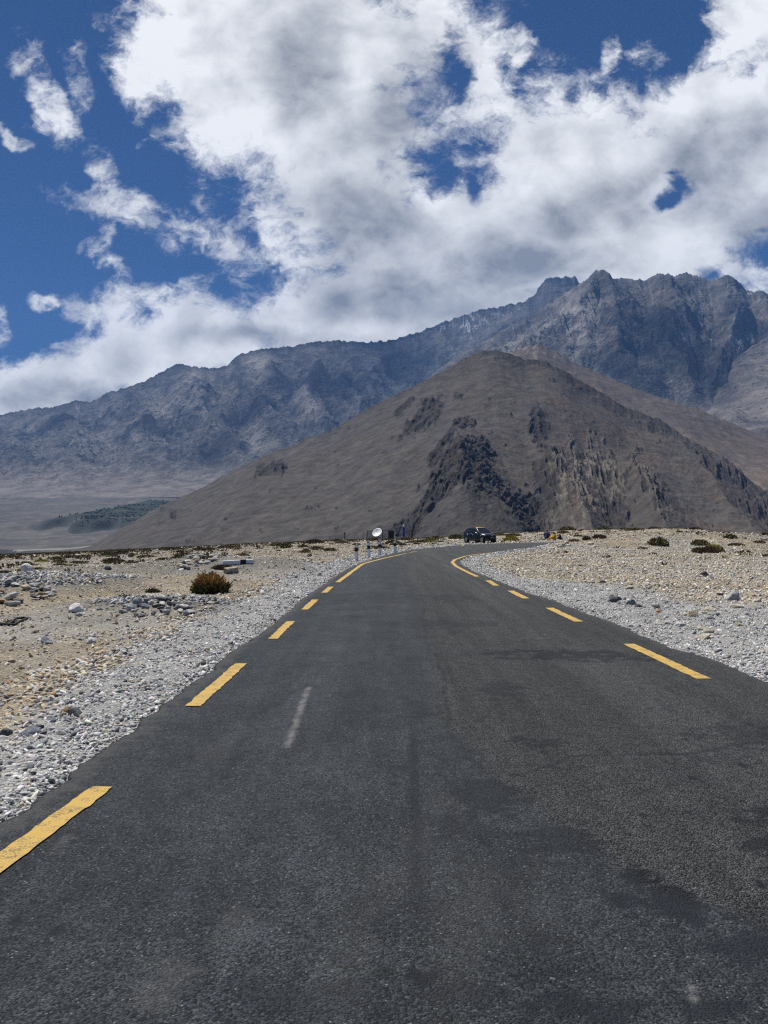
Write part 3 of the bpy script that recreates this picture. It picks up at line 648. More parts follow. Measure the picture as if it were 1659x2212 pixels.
def range_shade_clouds(objs, spots):  # unseen clouds added above the view, each placed to shade a spot on the range
    el, az = R(64), R(-38); sd = np.array([math.sin(az) * math.cos(el), math.cos(az) * math.cos(el), math.sin(el)])
    PV = []
    for o in objs:
        v = np.empty(len(o.data.vertices) * 3, np.float32); o.data.vertices.foreach_get('co', v); PV.append(v.reshape(-1, 3)[::3])
    for k, (oi, px, py, rx, ry) in enumerate(spots):
        v = PV[oi]; e = np.abs(PX0 + F * v[:, 0] / v[:, 1] - px) + np.abs(HZ - F * (v[:, 2] - CAMZ) / v[:, 1] - py); p = v[np.argmin(e)]
        q = p + sd * ((6300 + 120 * k - p[2]) / sd[2]); m = p[1] / F
        bm = bmesh.new(); bmesh.ops.create_icosphere(bm, subdivisions=5, radius=1.); sx, sy = rx * m * 1.5, ry * m * 2.4; den = []
        for w in bm.verts:
            c = w.co; r_ = math.hypot(c.x, c.y); n_ = 1 + .75 * float(fbm(c.x * 1.5 + k * 7, c.y * 1.5 + c.z, 4, .6, 800 + k))
            den.append(float(1 - sst(.15, .97, r_ + .55 * float(fbm(c.x * 2.6 + k * 3, c.y * 2.6, 5, .6, 820 + k)))))
            w.co = Vector((c.x * sx * n_, c.y * sy * n_, c.z * 170 * n_ if c.z > 0 else c.z * 60))
        o = obj('shade_cloud', bm, M_SHADE_CLOUD, None, True); o.location = q
        o.data.attributes.new('thickness', 'FLOAT', 'POINT').data.foreach_set('value', np.array(den, np.float32))
        tag(o, 'unseen white cumulus added high above to shade the far range', 'shade_cloud', 'unseen clouds added to shade the far range', 'stuff')
M_SHADE_CLOUD = material('shade_cloud_vapour', (.92, .92, .93), 1., 0.)
_t = NT(M_SHADE_CLOUD.node_tree); _b = M_SHADE_CLOUD.node_tree.nodes['Principled BSDF']; _t.put(_b.inputs['Alpha'], _t.m('MULTIPLY', _t.attr('thickness'), .52))
range_shade_clouds([RANGE, PEAK], [(0, 690, 830, 130, 60), (0, 860, 790, 90, 60), (0, 530, 900, 60, 40), (0, 110, 915, 120, 26), (0, 460, 965, 70, 30), (0, 310, 900, 60, 24), (1, 1420, 700, 110, 66), (1, 1500, 790, 70, 50), (1, 1330, 800, 60, 36), (1, 1620, 690, 60, 26)])

# valley floor fans and the river terrace
def valley():
    px = np.concatenate([np.linspace(-1400, -350, 60)[:-1], np.linspace(-350, 900, 760), np.linspace(900, 3000, 90)[1:]])
    d = np.concatenate([np.geomspace(60, 420, 24)[:-1], np.geomspace(420, 4300, 460)])
    Dd, Pp = np.meshgrid(d, px, indexing='ij')
    t = (Pp - PX0) / F
    zb = np.interp(Dd, [60, 300, 600, 900, 1300, 1800, 2300, 2900, 3500, 4300], [-50, -58, -66, -66, -52, -22, 22, 75, 130, 200])
    X = t * Dd; Y = Dd
    n = fbm(X / 300, Y / 300, 4, .5, 601)
    Z = zb + n * 9 * sst(400, 1200, Dd)
    Z = Z + (ridged((X + .5 * Y) / 160, Y / 420, 4, .5, 602) - .55) * 9 * sst(900, 1800, Dd)
    # river terrace: a flat green bench with an eroded lip
    edge = 1980 + 190 * fbm(X / 150, Y * 0, 3, .6, 605) - .55 * (X + 900)
    tx = sst(-960, -800, X) * (1 - sst(-420, -300, X))
    bench = sst(edge - 45, edge + 25, Y) * (1 - sst(2700, 3000, Y)) * tx
    Z = Z + bench * 26
    # gully bluffs lower down
    b2 = sst(.5, .62, fbm(X / 170, Y / 90, 3, .5, 606) + .35) * sst(650, 800, Y) * (1 - sst(1250, 1600, Y))
    Z = Z + (b2 - .5) * 10 * sst(600, 800, Y)
    PY = HZ - F * (Z - CAMZ) / Y
    L = lambda a, b, k: lerp(np.asarray(a), np.asarray(b), np.clip(k, 0, 1)[..., None])
    c = L([.080, .076, .069], [.108, .101, .090], sst(-.25, .25, fbm(X / 140, Y / 200, 5, .6, 611)))
    c = L(c, [.088, .083, .08], sst(.0, .3, fbm(X / 260, Y / 160, 4, .5, 612)) * .7)
    c = L(c, [.19, .172, .155], sst(.1, .4, fbm(X / 60, Y / 30, 4, .55, 616)) * .5)
    lipslope = np.abs(np.gradient(Z, axis=0) / np.gradient(Y, axis=0))
    green = bench * sst(-.35, -.05, fbm(X / 120, Y / 120, 4, .6, 613) + .05)
    c = L(c, [.026, .033, .022], green * .97)
    c = L(c, [.055, .06, .056], sst(.15, .35, lipslope) * .85)
    tr = np.abs(PY - np.interp(Pp, [-200, 0, 150, 230, 330, 420, 480, 560], [1215, 1190, 1185, 1176, 1150, 1124, 1105, 1090]))
    c = L(c, [.30, .275, .245], (1 - sst(.7, 1.7, tr)) * .8)
    tr2 = np.abs(PY - (1045 + 12 * np.sin(Pp / 70.) - .06 * Pp))
    c = L(c, [.22, .20, .18], (1 - sst(.8, 1.7, tr2)) * .5)
    veg = .16 + .3 * sst(0, .3, fbm(X / 150, Y / 150, 3, .5, 615))
    o = mesh_np('valley_floor', np.stack([X, Y, Z], -1).reshape(-1, 3), grid_faces(len(px), len(d)), rockmat('valley_gravel', (.05, .052, .04), .10, .02, 4., .22), True, {'veg': veg.ravel()}, {'col': c.reshape(-1, 3)})
    tag(o, 'grey brown valley floor of fans below the plateau at left', 'valley', kind='structure')
    return X, Y, Z, bench
VX, VY, VZ, VB = valley()
def woodland():
    k = np.argwhere((VB > .8)); k = k[RNG.permutation(len(k))]
    bm0 = bmesh.new(); bmesh.ops.create_icosphere(bm0, subdivisions=1, radius=1.); bv = np.array([v.co[:] for v in bm0.verts]); bf = np.array([[v.index for v in f.verts] for f in bm0.faces]); bm0.free()
    V = []; Fc = []; C = []; n = 0
    for a, b in k[:2600]:
        x, y, z = VX[a, b], VY[a, b], VZ[a, b]
        if pn(x / 90, y / 60, 650) < .02: continue
        s = random.uniform(.9, 2.2)
        q = bv * (1 + .35 * RNG.standard_normal((len(bv), 1)) * .6) * np.array([s, s, s * random.uniform(.8, 1.4)]) + (x + random.uniform(-6, 6), y + random.uniform(-6, 6), z + s * .7)
        V.append(q); Fc.append(bf + n); n += len(bv); C.append(np.repeat([lerp(np.array([.020, .027, .017]), np.array([.034, .042, .024]), random.random())], len(bv), 0))
    m = material('far_foliage', lambda t, co: t.attr('col', 'Color'), .9, .1)
    o = mesh_np('woodland', np.concatenate(V), np.concatenate(Fc), m, False, None, {'col': np.concatenate(C)})
    tag(o, 'dark green trees and fields on the river terrace at left', 'woodland', kind='stuff')
woodland()
# ------------------------------------------------------------------ stones
def hull_stone(seed, n, flat, jag):
    r = np.random.default_rng(seed)
    p = r.standard_normal((n, 3)); p /= np.linalg.norm(p, axis=1)[:, None]
    p *= (1 - jag * r.random((n, 1))); p *= np.array([1.0, r.uniform(.6, .9), flat])
    bm = bmesh.new(); vs = [bm.verts.new(q) for q in p]
    bmesh.ops.convex_hull(bm, input=vs); bmesh.ops.delete(bm, geom=[v for v in bm.verts if not v.link_faces], context='VERTS')
    bmesh.ops.triangulate(bm, faces=bm.faces[:]); bm.verts.index_update()
    V = np.array([v.co[:] for v in bm.verts]); Fc = np.array([[v.index for v in f.verts] for f in bm.faces]); bm.free()
    return V, Fc
SV_FAR = [hull_stone(500 + i, 11, random.uniform(.45, .8), .3) for i in range(14)]
SV_NEAR = [hull_stone(600 + i, 22, random.uniform(.4, .75), .22) for i in range(18)]
PAL = {'pale': np.array([.60, .58, .545]), 'grey': np.array([.37, .37, .362]), 'dark': np.array([.12, .122, .128]), 'tan': np.array([.48, .40, .28]), 'blue': np.array([.235, .255, .28]), 'rust': np.array([.36, .225, .11]), 'cream': np.array([.60, .53, .405]), 'white': np.array([.72, .71, .68])}
def pick(ws):
    ks = list(ws); p = np.array([ws[k] for k in ks], float); return ks, p / p.sum()
def gravel(name, label, pts, rad, mixes, mixid, sink=.3, seed=1):
    r = np.random.default_rng(seed); n = len(pts)
    z = G(pts[:, 0], pts[:, 1])
    Vs = []; Fs = []; Cs = []; off = 0
    near = pts[:, 1] < 12
    for bank, sel in ((SV_NEAR, near), (SV_FAR, ~near)):
        ids = np.nonzero(sel)[0]; which = r.integers(0, len(bank), len(ids))
        for k, (bv, bf) in enumerate(bank):
            q = ids[which == k]
            if len(q) == 0: continue
            a = r.uniform(0, 2 * np.pi, len(q)); tl = r.normal(0, .35, (len(q), 2)); ca, sa = np.cos(a), np.sin(a)
            v = np.repeat(bv[None], len(q), 0) * rad[q][:, None, None] * r.uniform(.75, 1.25, (len(q), 1, 3))
            # tilt, then turn
            z2 = v[..., 2] + v[..., 0] * tl[:, :1] + v[..., 1] * tl[:, 1:]
            x2 = v[..., 0] * ca[:, None] - v[..., 1] * sa[:, None]; y2 = v[..., 0] * sa[:, None] + v[..., 1] * ca[:, None]
            P = np.stack([x2 + pts[q, 0][:, None], y2 + pts[q, 1][:, None], z2 + (z[q] + rad[q] * (.5 - sink))[:, None]], -1)
            Vs.append(P.reshape(-1, 3))
            Fs.append((bf[None] + (off + np.arange(len(q)) * len(bv))[:, None, None]).reshape(-1, 3)); off += len(q) * len(bv)
            c = np.zeros((len(q), 3))
            for m, (ks, p) in enumerate(mixes):
                s = mixid[q] == m
                if s.any(): c[s] = np.array([PAL[k2] for k2 in ks])[r.choice(len(ks), s.sum(), p=p)]
            c *= r.uniform(.72, 1.22, (len(q), 1)) * (1 + r.normal(0, .03, (len(q), 3)))
            Cs.append(np.repeat(c, len(bv), 0))
    o = mesh_np(name, np.concatenate(Vs), np.concatenate(Fs), M_GRAVEL, False, None, {'col': np.clip(np.concatenate(Cs), .02, .75)})
    return tag(o, label, 'gravel', kind='stuff')
M_GRAVEL = material('crushed_stone', lambda t, co: t.v('SCALE', t.attr('col', 'Color'), c=t.ramp(t.noise(co, 40., 4, .6), .25, .75, .8, 1.2)), .9, .2)
def scatter():
    r = np.random.default_rng(5)
    N = 620000
    # depth law: dense at the feet, thinning with distance
    y = np.exp(r.uniform(np.log(3.6), np.log(95), N)); hw = np.minimum(.68 + 2.6 / y, 1.15); tt = r.uniform(-1, 1, N) * hw; x = tt * y
    dens = np.interp(y, [3.6, 8, 14, 25, 40, 60, 95], [1400, 1000, 520, 210, 75, 26, 8])
    area = 2 * hw * y * y * np.log(95 / 3.6) / N          # ground area one candidate stands for
    rd = road_dist_fast(x, y)
    left = x < 1
    wl = 1.7 + 1.0 * fbm(x * .3, y * .3, 3, .5, 12); wr = 5.5 + 2.5 * fbm(x * .15, y * .15, 3, .5, 14)
    wr = np.where(y > 17, np.maximum(1.3, wr - (y - 17) * .32), wr)
    w = np.where(left & (y < 60), wl, wr)
    q = rd / w + .35 * fbm(x * 1.3, y * 1.3, 3, .5, 15)
    verge = 1 - sst(.65, 1.2, q)
    pile = np.zeros(N)
    for mx, my, rx, ry, h in MW[1:5]: pile = np.maximum(pile, np.exp(-(((x - mx) / (rx * .8)) ** 2 + ((y - my) / (ry * .8)) ** 2)))
    clump = sst(-.05, .35, fbm(x * .55, y * .55, 4, .55, 700))
    other = np.where(left, .22 + .5 * clump, .45 + .5 * clump)
    rim = np.exp(-((q - 1.05) / .22) ** 2)
    keep = np.maximum(np.maximum(verge, other), np.maximum(pile, rim * .6 * left))
    ok = (rd > np.where(r.random(N) < .16, -.22, .0)) & (r.random(N) < np.clip(keep * dens * area, 0, 1))
    # a few loose stones flung on the tarmac edge
    x, y, verge, pile, rim, rd, left = (a[ok] for a in (x, y, verge, pile, rim, rd, left))
    n = len(x)
    base = np.where(verge > .5, .0165, np.where(left, .019, .031))
    rad = base * np.exp(r.normal(0, .42, n)); rad *= np.where(r.random(n) < .05, 2.1, 1.)
    rad = np.where((pile > .35), .06 * np.exp(r.normal(0, .35, n)), rad)
    rad = np.where((rim > .4) & left & (r.random(n) < .35), rad * 2.4, rad)
    rad = np.minimum(rad, .022 + .0034 * y)
    rad = np.maximum(rad, y * .0011 * np.exp(r.normal(0, .3, n)))
    mixes = [pick(dict(pale=4, grey=3.4, dark=.8, blue=1.2, tan=.5, white=1.6)), pick(dict(cream=4.2, pale=1.5, grey=1.2, tan=2.6, white=.7, dark=.5, blue=.3)), pick(dict(grey=4, dark=1.4, pale=1.6, blue=1.6, tan=.7, rust=.3)), pick(dict(tan=4, pale=2, grey=1.2, rust=.2, dark=.3))]
    mid = np.where(pile > .3, 2, np.where(verge > r.uniform(.2, .8, n), 0, np.where(left, 3, 1)))
    print('gravel stones', n)
    gravel('gravel', 'loose crushed stone and pebbles covering the verges and stony plain', np.stack([x, y], 1), rad, mixes, mid)
scatter()

def smooth_stone(seed, flat):
    bm = bmesh.new(); bmesh.ops.create_icosphere(bm, subdivisions=3, radius=1.)
    r = np.random.default_rng(seed); k = r.standard_normal((14, 3)); k /= np.linalg.norm(k, axis=1)[:, None]; h = r.uniform(.5, .9, 14)
    s = np.array([1., r.uniform(.62, .9), flat])
    for v in bm.verts:
        p = np.array(v.co[:])
        for a, b in zip(k, h):
            d = p @ a
            if d > b: p = p - a * (d - b) * .97         # broken facets
        p = p * (1 + .05 * float(pn(p[0] * 2 + seed, p[1] * 2 + p[2] * 3, seed)))
        v.co = p * s
    return bm
STM = {k: material(k + '_stone', vary(tuple(c), .28, 2.2, 8), .88, .25, lambda t, co: t.m('ADD', t.noise(co, 5., 8, .65), t.m('MULTIPLY', t.voro(co, 4.), .4)), .6, .08) for k, c in PAL.items()}
STONE_ME = {}
def stone_mesh(color, i, boulder=False):
    key = (color, i)
    if key not in STONE_ME:
        o = obj('stone', smooth_stone(900 + i, random.uniform(.45, .75) if not boulder else .85), STM[color], None, True)
        STONE_ME[key] = o.data; bpy.data.objects.remove(o)
    return STONE_ME[key]
def stone(px, py, r, color, label, group=None, var=None, flat=1., sink=.3, name='stone', cat='stone', dz=0.):
    p = at(px, py); me = stone_mesh(color, random.randrange(8) if var is None else var, var is not None and var >= 20)
    o = bpy.data.objects.new(name, me); COL.objects.link(o)
    o.scale = (r * random.uniform(.9, 1.15), r * random.uniform(.85, 1.1), r * flat)
    o.rotation_euler = (random.uniform(-.25, .25), random.uniform(-.25, .25), random.uniform(0, 6.28))
    o.location = (p.x, p.y, p.z + r * flat * (.5 - sink) + dz)
    return tag(o, label, cat, group)
CW = {'grey': 'grey', 'dark': 'dark grey', 'pale': 'pale', 'tan': 'tan', 'blue': 'blue grey', 'rust': 'rusty brown', 'white': 'white', 'cream': 'cream coloured'}
def heap(n, poly, rr, ws, what, group, sink=.3, up=0.):
    ks, p = pick(ws); xs = [q[0] for q in poly]; ys = [q[1] for q in poly]; k = 0
    from mathutils.geometry import intersect_point_tri_2d
    while k < n:
        a, b = random.uniform(min(xs), max(xs)), random.uniform(min(ys), max(ys))
        ins = False
        for i in range(len(poly)):
            (x1, y1), (x2, y2) = poly[i], poly[i - 1]
            if (y1 > b) != (y2 > b) and a < (x2 - x1) * (b - y1) / (y2 - y1) + x1: ins = not ins
        if not ins: continue
        c = ks[np.random.choice(len(ks), p=p)]
        stone(a, b, random.uniform(*rr) * random.choice((.8, 1, 1, 1.25)), c, f'{CW[c]} {what}', group, sink=sink, dz=random.uniform(0, up), flat=random.uniform(.75, 1.05)); k += 1
np.random.seed(4)
heap(58, [(-40, 1262), (40, 1250), (120, 1262), (145, 1290), (60, 1310), (-40, 1330)], (.09, .17), dict(grey=4, dark=1.5, pale=2, blue=2, tan=1, rust=.3), 'river cobble in the heap below the big white boulder', 'cobbles heaped below the white boulder', up=.08)
heap(56, [(250, 1322), (300, 1300), (370, 1292), (425, 1303), (450, 1318), (400, 1336), (280, 1334)], (.07, .13), dict(grey=4, dark=1, pale=2.4, blue=2, tan=.8), 'flat cobble in the low heap beside the left verge', 'cobbles in the low heap by the left verge', up=.05)
heap(44, [(378, 1232), (400, 1216), (440, 1200), (472, 1196), (470, 1212), (440, 1226), (410, 1234)], (.10, .18), dict(grey=3, pale=3, tan=1.6, dark=.8), 'stone in the pile running up the earth mound left of the road', 'stones piled on the earth mound', up=.06)
heap(18, [(-30, 1540), (20, 1500), (90, 1478), (190, 1490), (180, 1530), (60, 1590), (-30, 1600)], (.03, .06), dict(grey=3, pale=3, blue=2, tan=1.2, dark=.4), 'flat stone among the larger cobbles at the near left verge', 'larger cobbles at the near left verge')
heap(22, [(10, 1330), (250, 1290), (300, 1350), (240, 1420), (20, 1400)], (.04, .08), dict(tan=3, pale=2, grey=2, dark=.6), 'stone lying loose on the sandy ground left of the road', 'loose stones on the sandy ground at left')
heap(42, [(1180, 1215), (1640, 1185), (1650, 1330), (1560, 1400), (1330, 1300)], (.07, .14), dict(cream=3.5, tan=2.0, pale=2, grey=1.6, dark=.7), 'stone scattered on the stony plain right of the road', 'stones scattered on the right plain')
heap(18, [(1120, 1186), (1165, 1177), (1235, 1172), (1300, 1172), (1290, 1182), (1180, 1190)], (.14, .26), dict(cream=5, tan=2, pale=1), 'rock along the bank inside the bend', 'pale rocks along the bank inside the bend')
for a in [(57, 1238, .34, 'white', 'big white boulder on top of the cobble heap at far left', 20), (161, 1322, .20, 'white', 'white topped boulder alone at the foot of the cobble slope', 21), (1497, 1333, .15, 'tan', 'pale tan boulder on the grey gravel right of the road', 22),
          (1323, 1301, .17, 'dark', 'dark angular rock lying beside a smaller dark one on the right gravel', 23), (1336, 1297, .11, 'dark', 'small dark rock touching the dark angular rock on the right gravel', 24), (1362, 1307, .16, 'blue', 'low blue grey rock on the right gravel', 25), (1380, 1312, .13, 'dark', 'dark flat rock just right of the low blue grey rock', 26),
          (1585, 1298, .26, 'grey', 'large grey angular rock on the right gravel near the picture edge', 27), (1423, 1323, .09, 'rust', 'small orange tan stone on the right gravel', 28), (1222, 1196, .22, 'rust', 'brown rock standing up on the stony plain inside the bend', 20),
          (140, 1541, .06, 'rust', 'orange stone among grey cobbles at the near left verge', 22), (163, 1546, .11, 'dark', 'dark grey slab touching the orange stone', 24), (68, 1586, .11, 'blue', 'flat blue grey slab at the near left verge', 25), (12, 1588, .08, 'dark', 'dark brown stone at the left picture edge', 26),
          (233, 1231, .22, 'dark', 'black block of rock on the flat grey ground at left', 27), (195, 1390, .11, 'white', 'pale stone alone on the sand at left', 21), (170, 1330, .12, 'grey', 'grey slab just below the white topped boulder', 23), (98, 1388, .12, 'blue', 'blue grey angular stone on the sand below the pipe', 28),
          (1551, 1410, .10, 'blue', 'blue grey flat stone on the near right gravel', 25), (1520, 1245, .2, 'dark', 'dark rock on the stony plain at right', 27), (600, 1315, .11, 'grey', 'grey cobble at the upper rim of the left verge', 23), (690, 1243, .14, 'grey', 'round grey cobble beside the verge before the bend', 25)]:
    stone(a[0], a[1], a[2], a[3], a[4], None, a[5], flat=.7 if 'flat' in a[4] or 'slab' in a[4] else 1.)
# broken concrete lump with a dark hollow side
def lump():
    p = at(499, 1238); bm = bmesh.new(); add_box(bm, (0, 0, .11), (.46, .3, .2), Euler((.1, -.12, .3)).to_matrix(), .03)
    for v in bm.verts: v.co += Vector((random.uniform(-.02, .02), random.uniform(-.02, .02), random.uniform(-.02, .02)))
    o = obj('concrete_lump', bm, material('old_concrete', vary((.33, .29, .22), .3, 6.), .9)); o.location = p; o.rotation_euler = (0, 0, .5)
    tag(o, 'broken tan concrete lump in front of the fallen post', 'concrete lump')
lump()

# ------------------------------------------------------------------ shrubs and tufts
M_LEAF = material('dry_leaf', lambda t, co: t.attr('col', 'Color'), .85, .15)
def bush_mesh(name, n, w, h, cols, seed, blade=.05, spiky=0., dome=1.):
    r = np.random.default_rng(seed)
    d = r.standard_normal((n, 3)); d[:, 2] = np.abs(d[:, 2]) * .9 + .02; d /= np.linalg.norm(d, axis=1)[:, None]
    lump = 1 + (.28 + .25 * min(spiky, 1)) * fbm(d[:, 0] * 2.4 + seed, d[:, 1] * 2.4, 3, .6, seed)
    rad = (r.random(n) ** .35 * .45 + .55) * lump
    P = d * rad[:, None] * np.array([w, w * r.uniform(.75, .95), h])
    up = d * .7 + np.array([0, 0, spiky]) + r.normal(0, .35, (n, 3)); up /= np.linalg.norm(up, axis=1)[:, None]
    side = np.cross(up, r.standard_normal((n, 3))); side /= np.linalg.norm(side, axis=1)[:, None] + 1e-9
    L = blade * r.uniform(.6, 1.5, (n, 1)) * (1 + 1.4 * spiky); W = blade * r.uniform(.25, .5, (n, 1)) / (1 + .6 * spiky)
    V = np.stack([P - up * L * .5 - side * W, P - up * L * .5 + side * W, P + up * L * .6 + side * W * .6, P + up * L * .6 - side * W * .6], 1).reshape(-1, 3)
    k = r.integers(0, len(cols), n); c = np.array(cols)[k] * r.uniform(.65, 1.3, (n, 1))
    if spiky > .5:   # green foot, dry orange tips
        f = np.clip(P[:, 2:] / h * 1.5 - .15, 0, 1); c = c * f + np.array([.075, .08, .032]) * (1 - f)
    # twiggy heart so that no light falls straight through
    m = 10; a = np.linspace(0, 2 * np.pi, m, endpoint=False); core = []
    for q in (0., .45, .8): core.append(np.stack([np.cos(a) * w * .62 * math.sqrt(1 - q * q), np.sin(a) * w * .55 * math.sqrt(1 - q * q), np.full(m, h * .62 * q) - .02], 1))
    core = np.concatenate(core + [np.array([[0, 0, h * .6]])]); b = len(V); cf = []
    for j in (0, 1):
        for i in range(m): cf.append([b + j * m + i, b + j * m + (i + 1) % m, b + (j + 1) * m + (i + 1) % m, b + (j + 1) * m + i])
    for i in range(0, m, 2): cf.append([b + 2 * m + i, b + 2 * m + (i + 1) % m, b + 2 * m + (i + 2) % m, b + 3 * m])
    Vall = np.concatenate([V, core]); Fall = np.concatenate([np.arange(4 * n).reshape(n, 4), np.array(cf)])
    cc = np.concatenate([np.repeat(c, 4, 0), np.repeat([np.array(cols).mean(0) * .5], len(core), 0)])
    o = mesh_np(name, Vall, Fall, M_LEAF, False, None, {'col': np.clip(cc, .008, .6)}); me = o.data; bpy.data.objects.remove(o); return me
OLV = [(.15, .14, .05), (.11, .105, .042), (.20, .17, .07)]; BRN = [(.19, .145, .085), (.14, .11, .068), (.24, .185, .11)]; YEL = [(.46, .36, .03), (.26, .23, .05), (.15, .15, .05)]; ORG = [(.46, .27, .10), (.34, .20, .075), (.54, .34, .14)]; GRS = [(.10, .10, .05), (.14, .12, .06)]
BM_ = {'olive': [bush_mesh('shrub', 420, .5, .26, OLV, 30 + i, .075) for i in range(4)], 'brown': [bush_mesh('shrub', 420, .5, .22, BRN, 40 + i, .075) for i in range(4)],
       'yellow': [bush_mesh('shrub', 700, .5, .26, YEL, 50 + i, .05) for i in range(2)], 'orange': [bush_mesh('bush', 1300, .48, .58, ORG, 60, .15, 1.0)], 'grass': [bush_mesh('grass_tuft', 260, .4, .3, GRS, 70 + i, .09, .8) for i in range(3)], 'twig': [bush_mesh('shrub', 700, .5, .2, [(.19, .135, .085), (.13, .09, .055)], 80 + i, .07, .5) for i in range(2)]}
def shrub(px, py, width, kind, label, group=None, hs=1., name='shrub', cat='shrub'):
    p = at(px, py); o = bpy.data.objects.new(name, random.choice(BM_[kind])); COL.objects.link(o)
    o.scale = (width, width * random.uniform(.8, 1.1), width * hs); o.rotation_euler = (0, 0, random.uniform(0, 6.28)); o.location = (p.x, p.y, p.z - .02)
    return tag(o, label, cat, group)
def pw(wP, px, py):      # width in metres of something wP wide at that spot
    return wP / F * at(px, py).y
def shr(px, py, wP, kind, label, hs=1., name='shrub', cat='shrub'): return shrub(px, py, pw(wP, px, py), kind, label, None, hs, name, cat)
shr(455, 1281, 72, 'orange', 'rust orange bush with green foot on the sand left of the road', .78, 'bush', 'bush')
shr(1422, 1177, 52, 'olive', 'rounded olive green cushion shrub standing alone on the right plain', 1.15)
shr(1512, 1177, 46, 'olive', 'grey green cushion shrub left of a yellowish one on the right plain', 1.0)
shr(1541, 1184, 40, 'yellow', 'yellowish cushion shrub touching a grey green one on the right plain', .8)
shr(1530, 1193, 66, 'twig', 'low brown twiggy shrub below the two green cushions', .8)
shr(1105, 1168, 46, 'yellow', 'bright yellow flowering cushion between the black car and the seated people', .95)
shr(1267, 1166, 22, 'grass', 'grass tuft on the bank inside the bend', 1.2, 'grass_tuft', 'tuft')
shr(1388, 1186, 24, 'twig', 'small brown twiggy tuft left of the lone olive cushion', .8)
shr(1590, 1178, 36, 'brown', 'flat brown shrub at the right edge of the plain', .7)
shr(1640, 1172, 30, 'brown', 'low dark brown shrub beside the right picture edge', .8)
shr(268, 1292, 46, 'olive', 'dark olive tuft in the stones left of the low cobble heap', .7)
shr(330, 1280, 40, 'grass', 'sparse green tuft above the low cobble heap', .7, 'grass_tuft', 'tuft')
shr(480, 1228, 44, 'twig', 'dry red brown twigs left of the fallen post', .9)
shr(428, 1296, 34, 'brown', 'dark dry plant at the edge of the low cobble heap', .7)
shr(20, 1345, 40, 'olive', 'olive tuft behind the bent black pipe', .7)
shr(245, 1214, 52, 'twig', 'pale brown twiggy shrub on the flat ground at left', .7)
shr(383, 1206, 36, 'olive', 'olive cushion shrub left of the stone pile on the mound', .7)
shr(90, 1214, 36, 'yellow', 'yellow green cushion shrub right of the big white boulder', .7)
shr(170, 1204, 30, 'yellow', 'yellow green cushion in the heath at left', .7)
shr(930, 1172, 30, 'yellow', 'yellow green cushion shrub near the blue pillar', .7)
shr(640, 1292, 24, 'grass', 'small green tuft below the earth mound', .5, 'grass_tuft', 'tuft')
shr(900, 1176, 22, 'twig', 'small brown tuft beside the far edge of the bend', .7)
k = 0
while k < 125:          # low heath on the plateau rim
    px = random.uniform(-60, 1660); e = float(np.interp(px, ED_PX, ED_PY)); u = random.random() ** 1.6
    py = e + 1.5 + u * (26 if px < 700 else (22 if px < 1000 else (14 if px < 1230 else 30)))
    if px > 1000 and random.random() < .55: continue
    if 990 < px < 1080 and py > 1160: continue
    q = at(px, py)
    if road_dist_fast([q.x], [q.y])[0] < 2.5: continue
    kd = random.choices(['olive', 'brown', 'twig'], [3, 4, 1.3])[0]
    shrub(px, py, pw(random.uniform(16, 44), px, py), kd, {'olive': 'olive heath cushion on the rim of the plateau', 'brown': 'dark brown heath cushion on the rim of the plateau', 'twig': 'pale twiggy heath cushion on the rim of the plateau'}[kd], 'heath cushions along the plateau rim', random.uniform(.55, .9)); k += 1
def heath_cover():
    r = np.random.default_rng(77); V = []; C = []
    n = 0
    px = r.uniform(-250, 1900, 9000); f = 1 - np.abs(r.normal(0, .2, 9000)); D = np.interp(px, ED_PX, ED_D); y = D * np.clip(f, .3, 1.02); x = (px - PX0) / F * y
    keep = (fbm(x * .18, y * .18, 3, .5, 33) > -.12) & (road_dist_fast(x, y) > 2) & ((px < 960) | (r.random(9000) < .22)); x, y = x[keep], y[keep]; z = G(x, y)
    m = 9; N = len(x)
    c0 = np.stack([x, y, z], 1)[:, None] + r.normal(0, 1, (N, m, 3)) * np.array([.16, .16, .0]) + np.array([0, 0, .03])
    up = r.normal(0, .5, (N, m, 3)) + np.array([0, 0, 1]); up /= np.linalg.norm(up, axis=2)[..., None]; sd = np.cross(up, r.standard_normal((N, m, 3))); sd /= np.linalg.norm(sd, axis=2)[..., None]
    V = np.stack([c0 - sd * .05, c0 + sd * .05, c0 + up * .15 + sd * .03, c0 + up * .15 - sd * .03], 2).reshape(-1, 3)
    C = np.repeat(np.array(OLV + BRN)[r.integers(0, 6, N * m)] * r.uniform(.6, 1.2, (N * m, 1)), 4, 0)
    o = mesh_np('heath', V, np.arange(len(V)).reshape(-1, 4), M_LEAF, False, None, {'col': C})
    tag(o, 'thin dry heath growing over the outer plateau', 'heath', kind='stuff')
heath_cover()

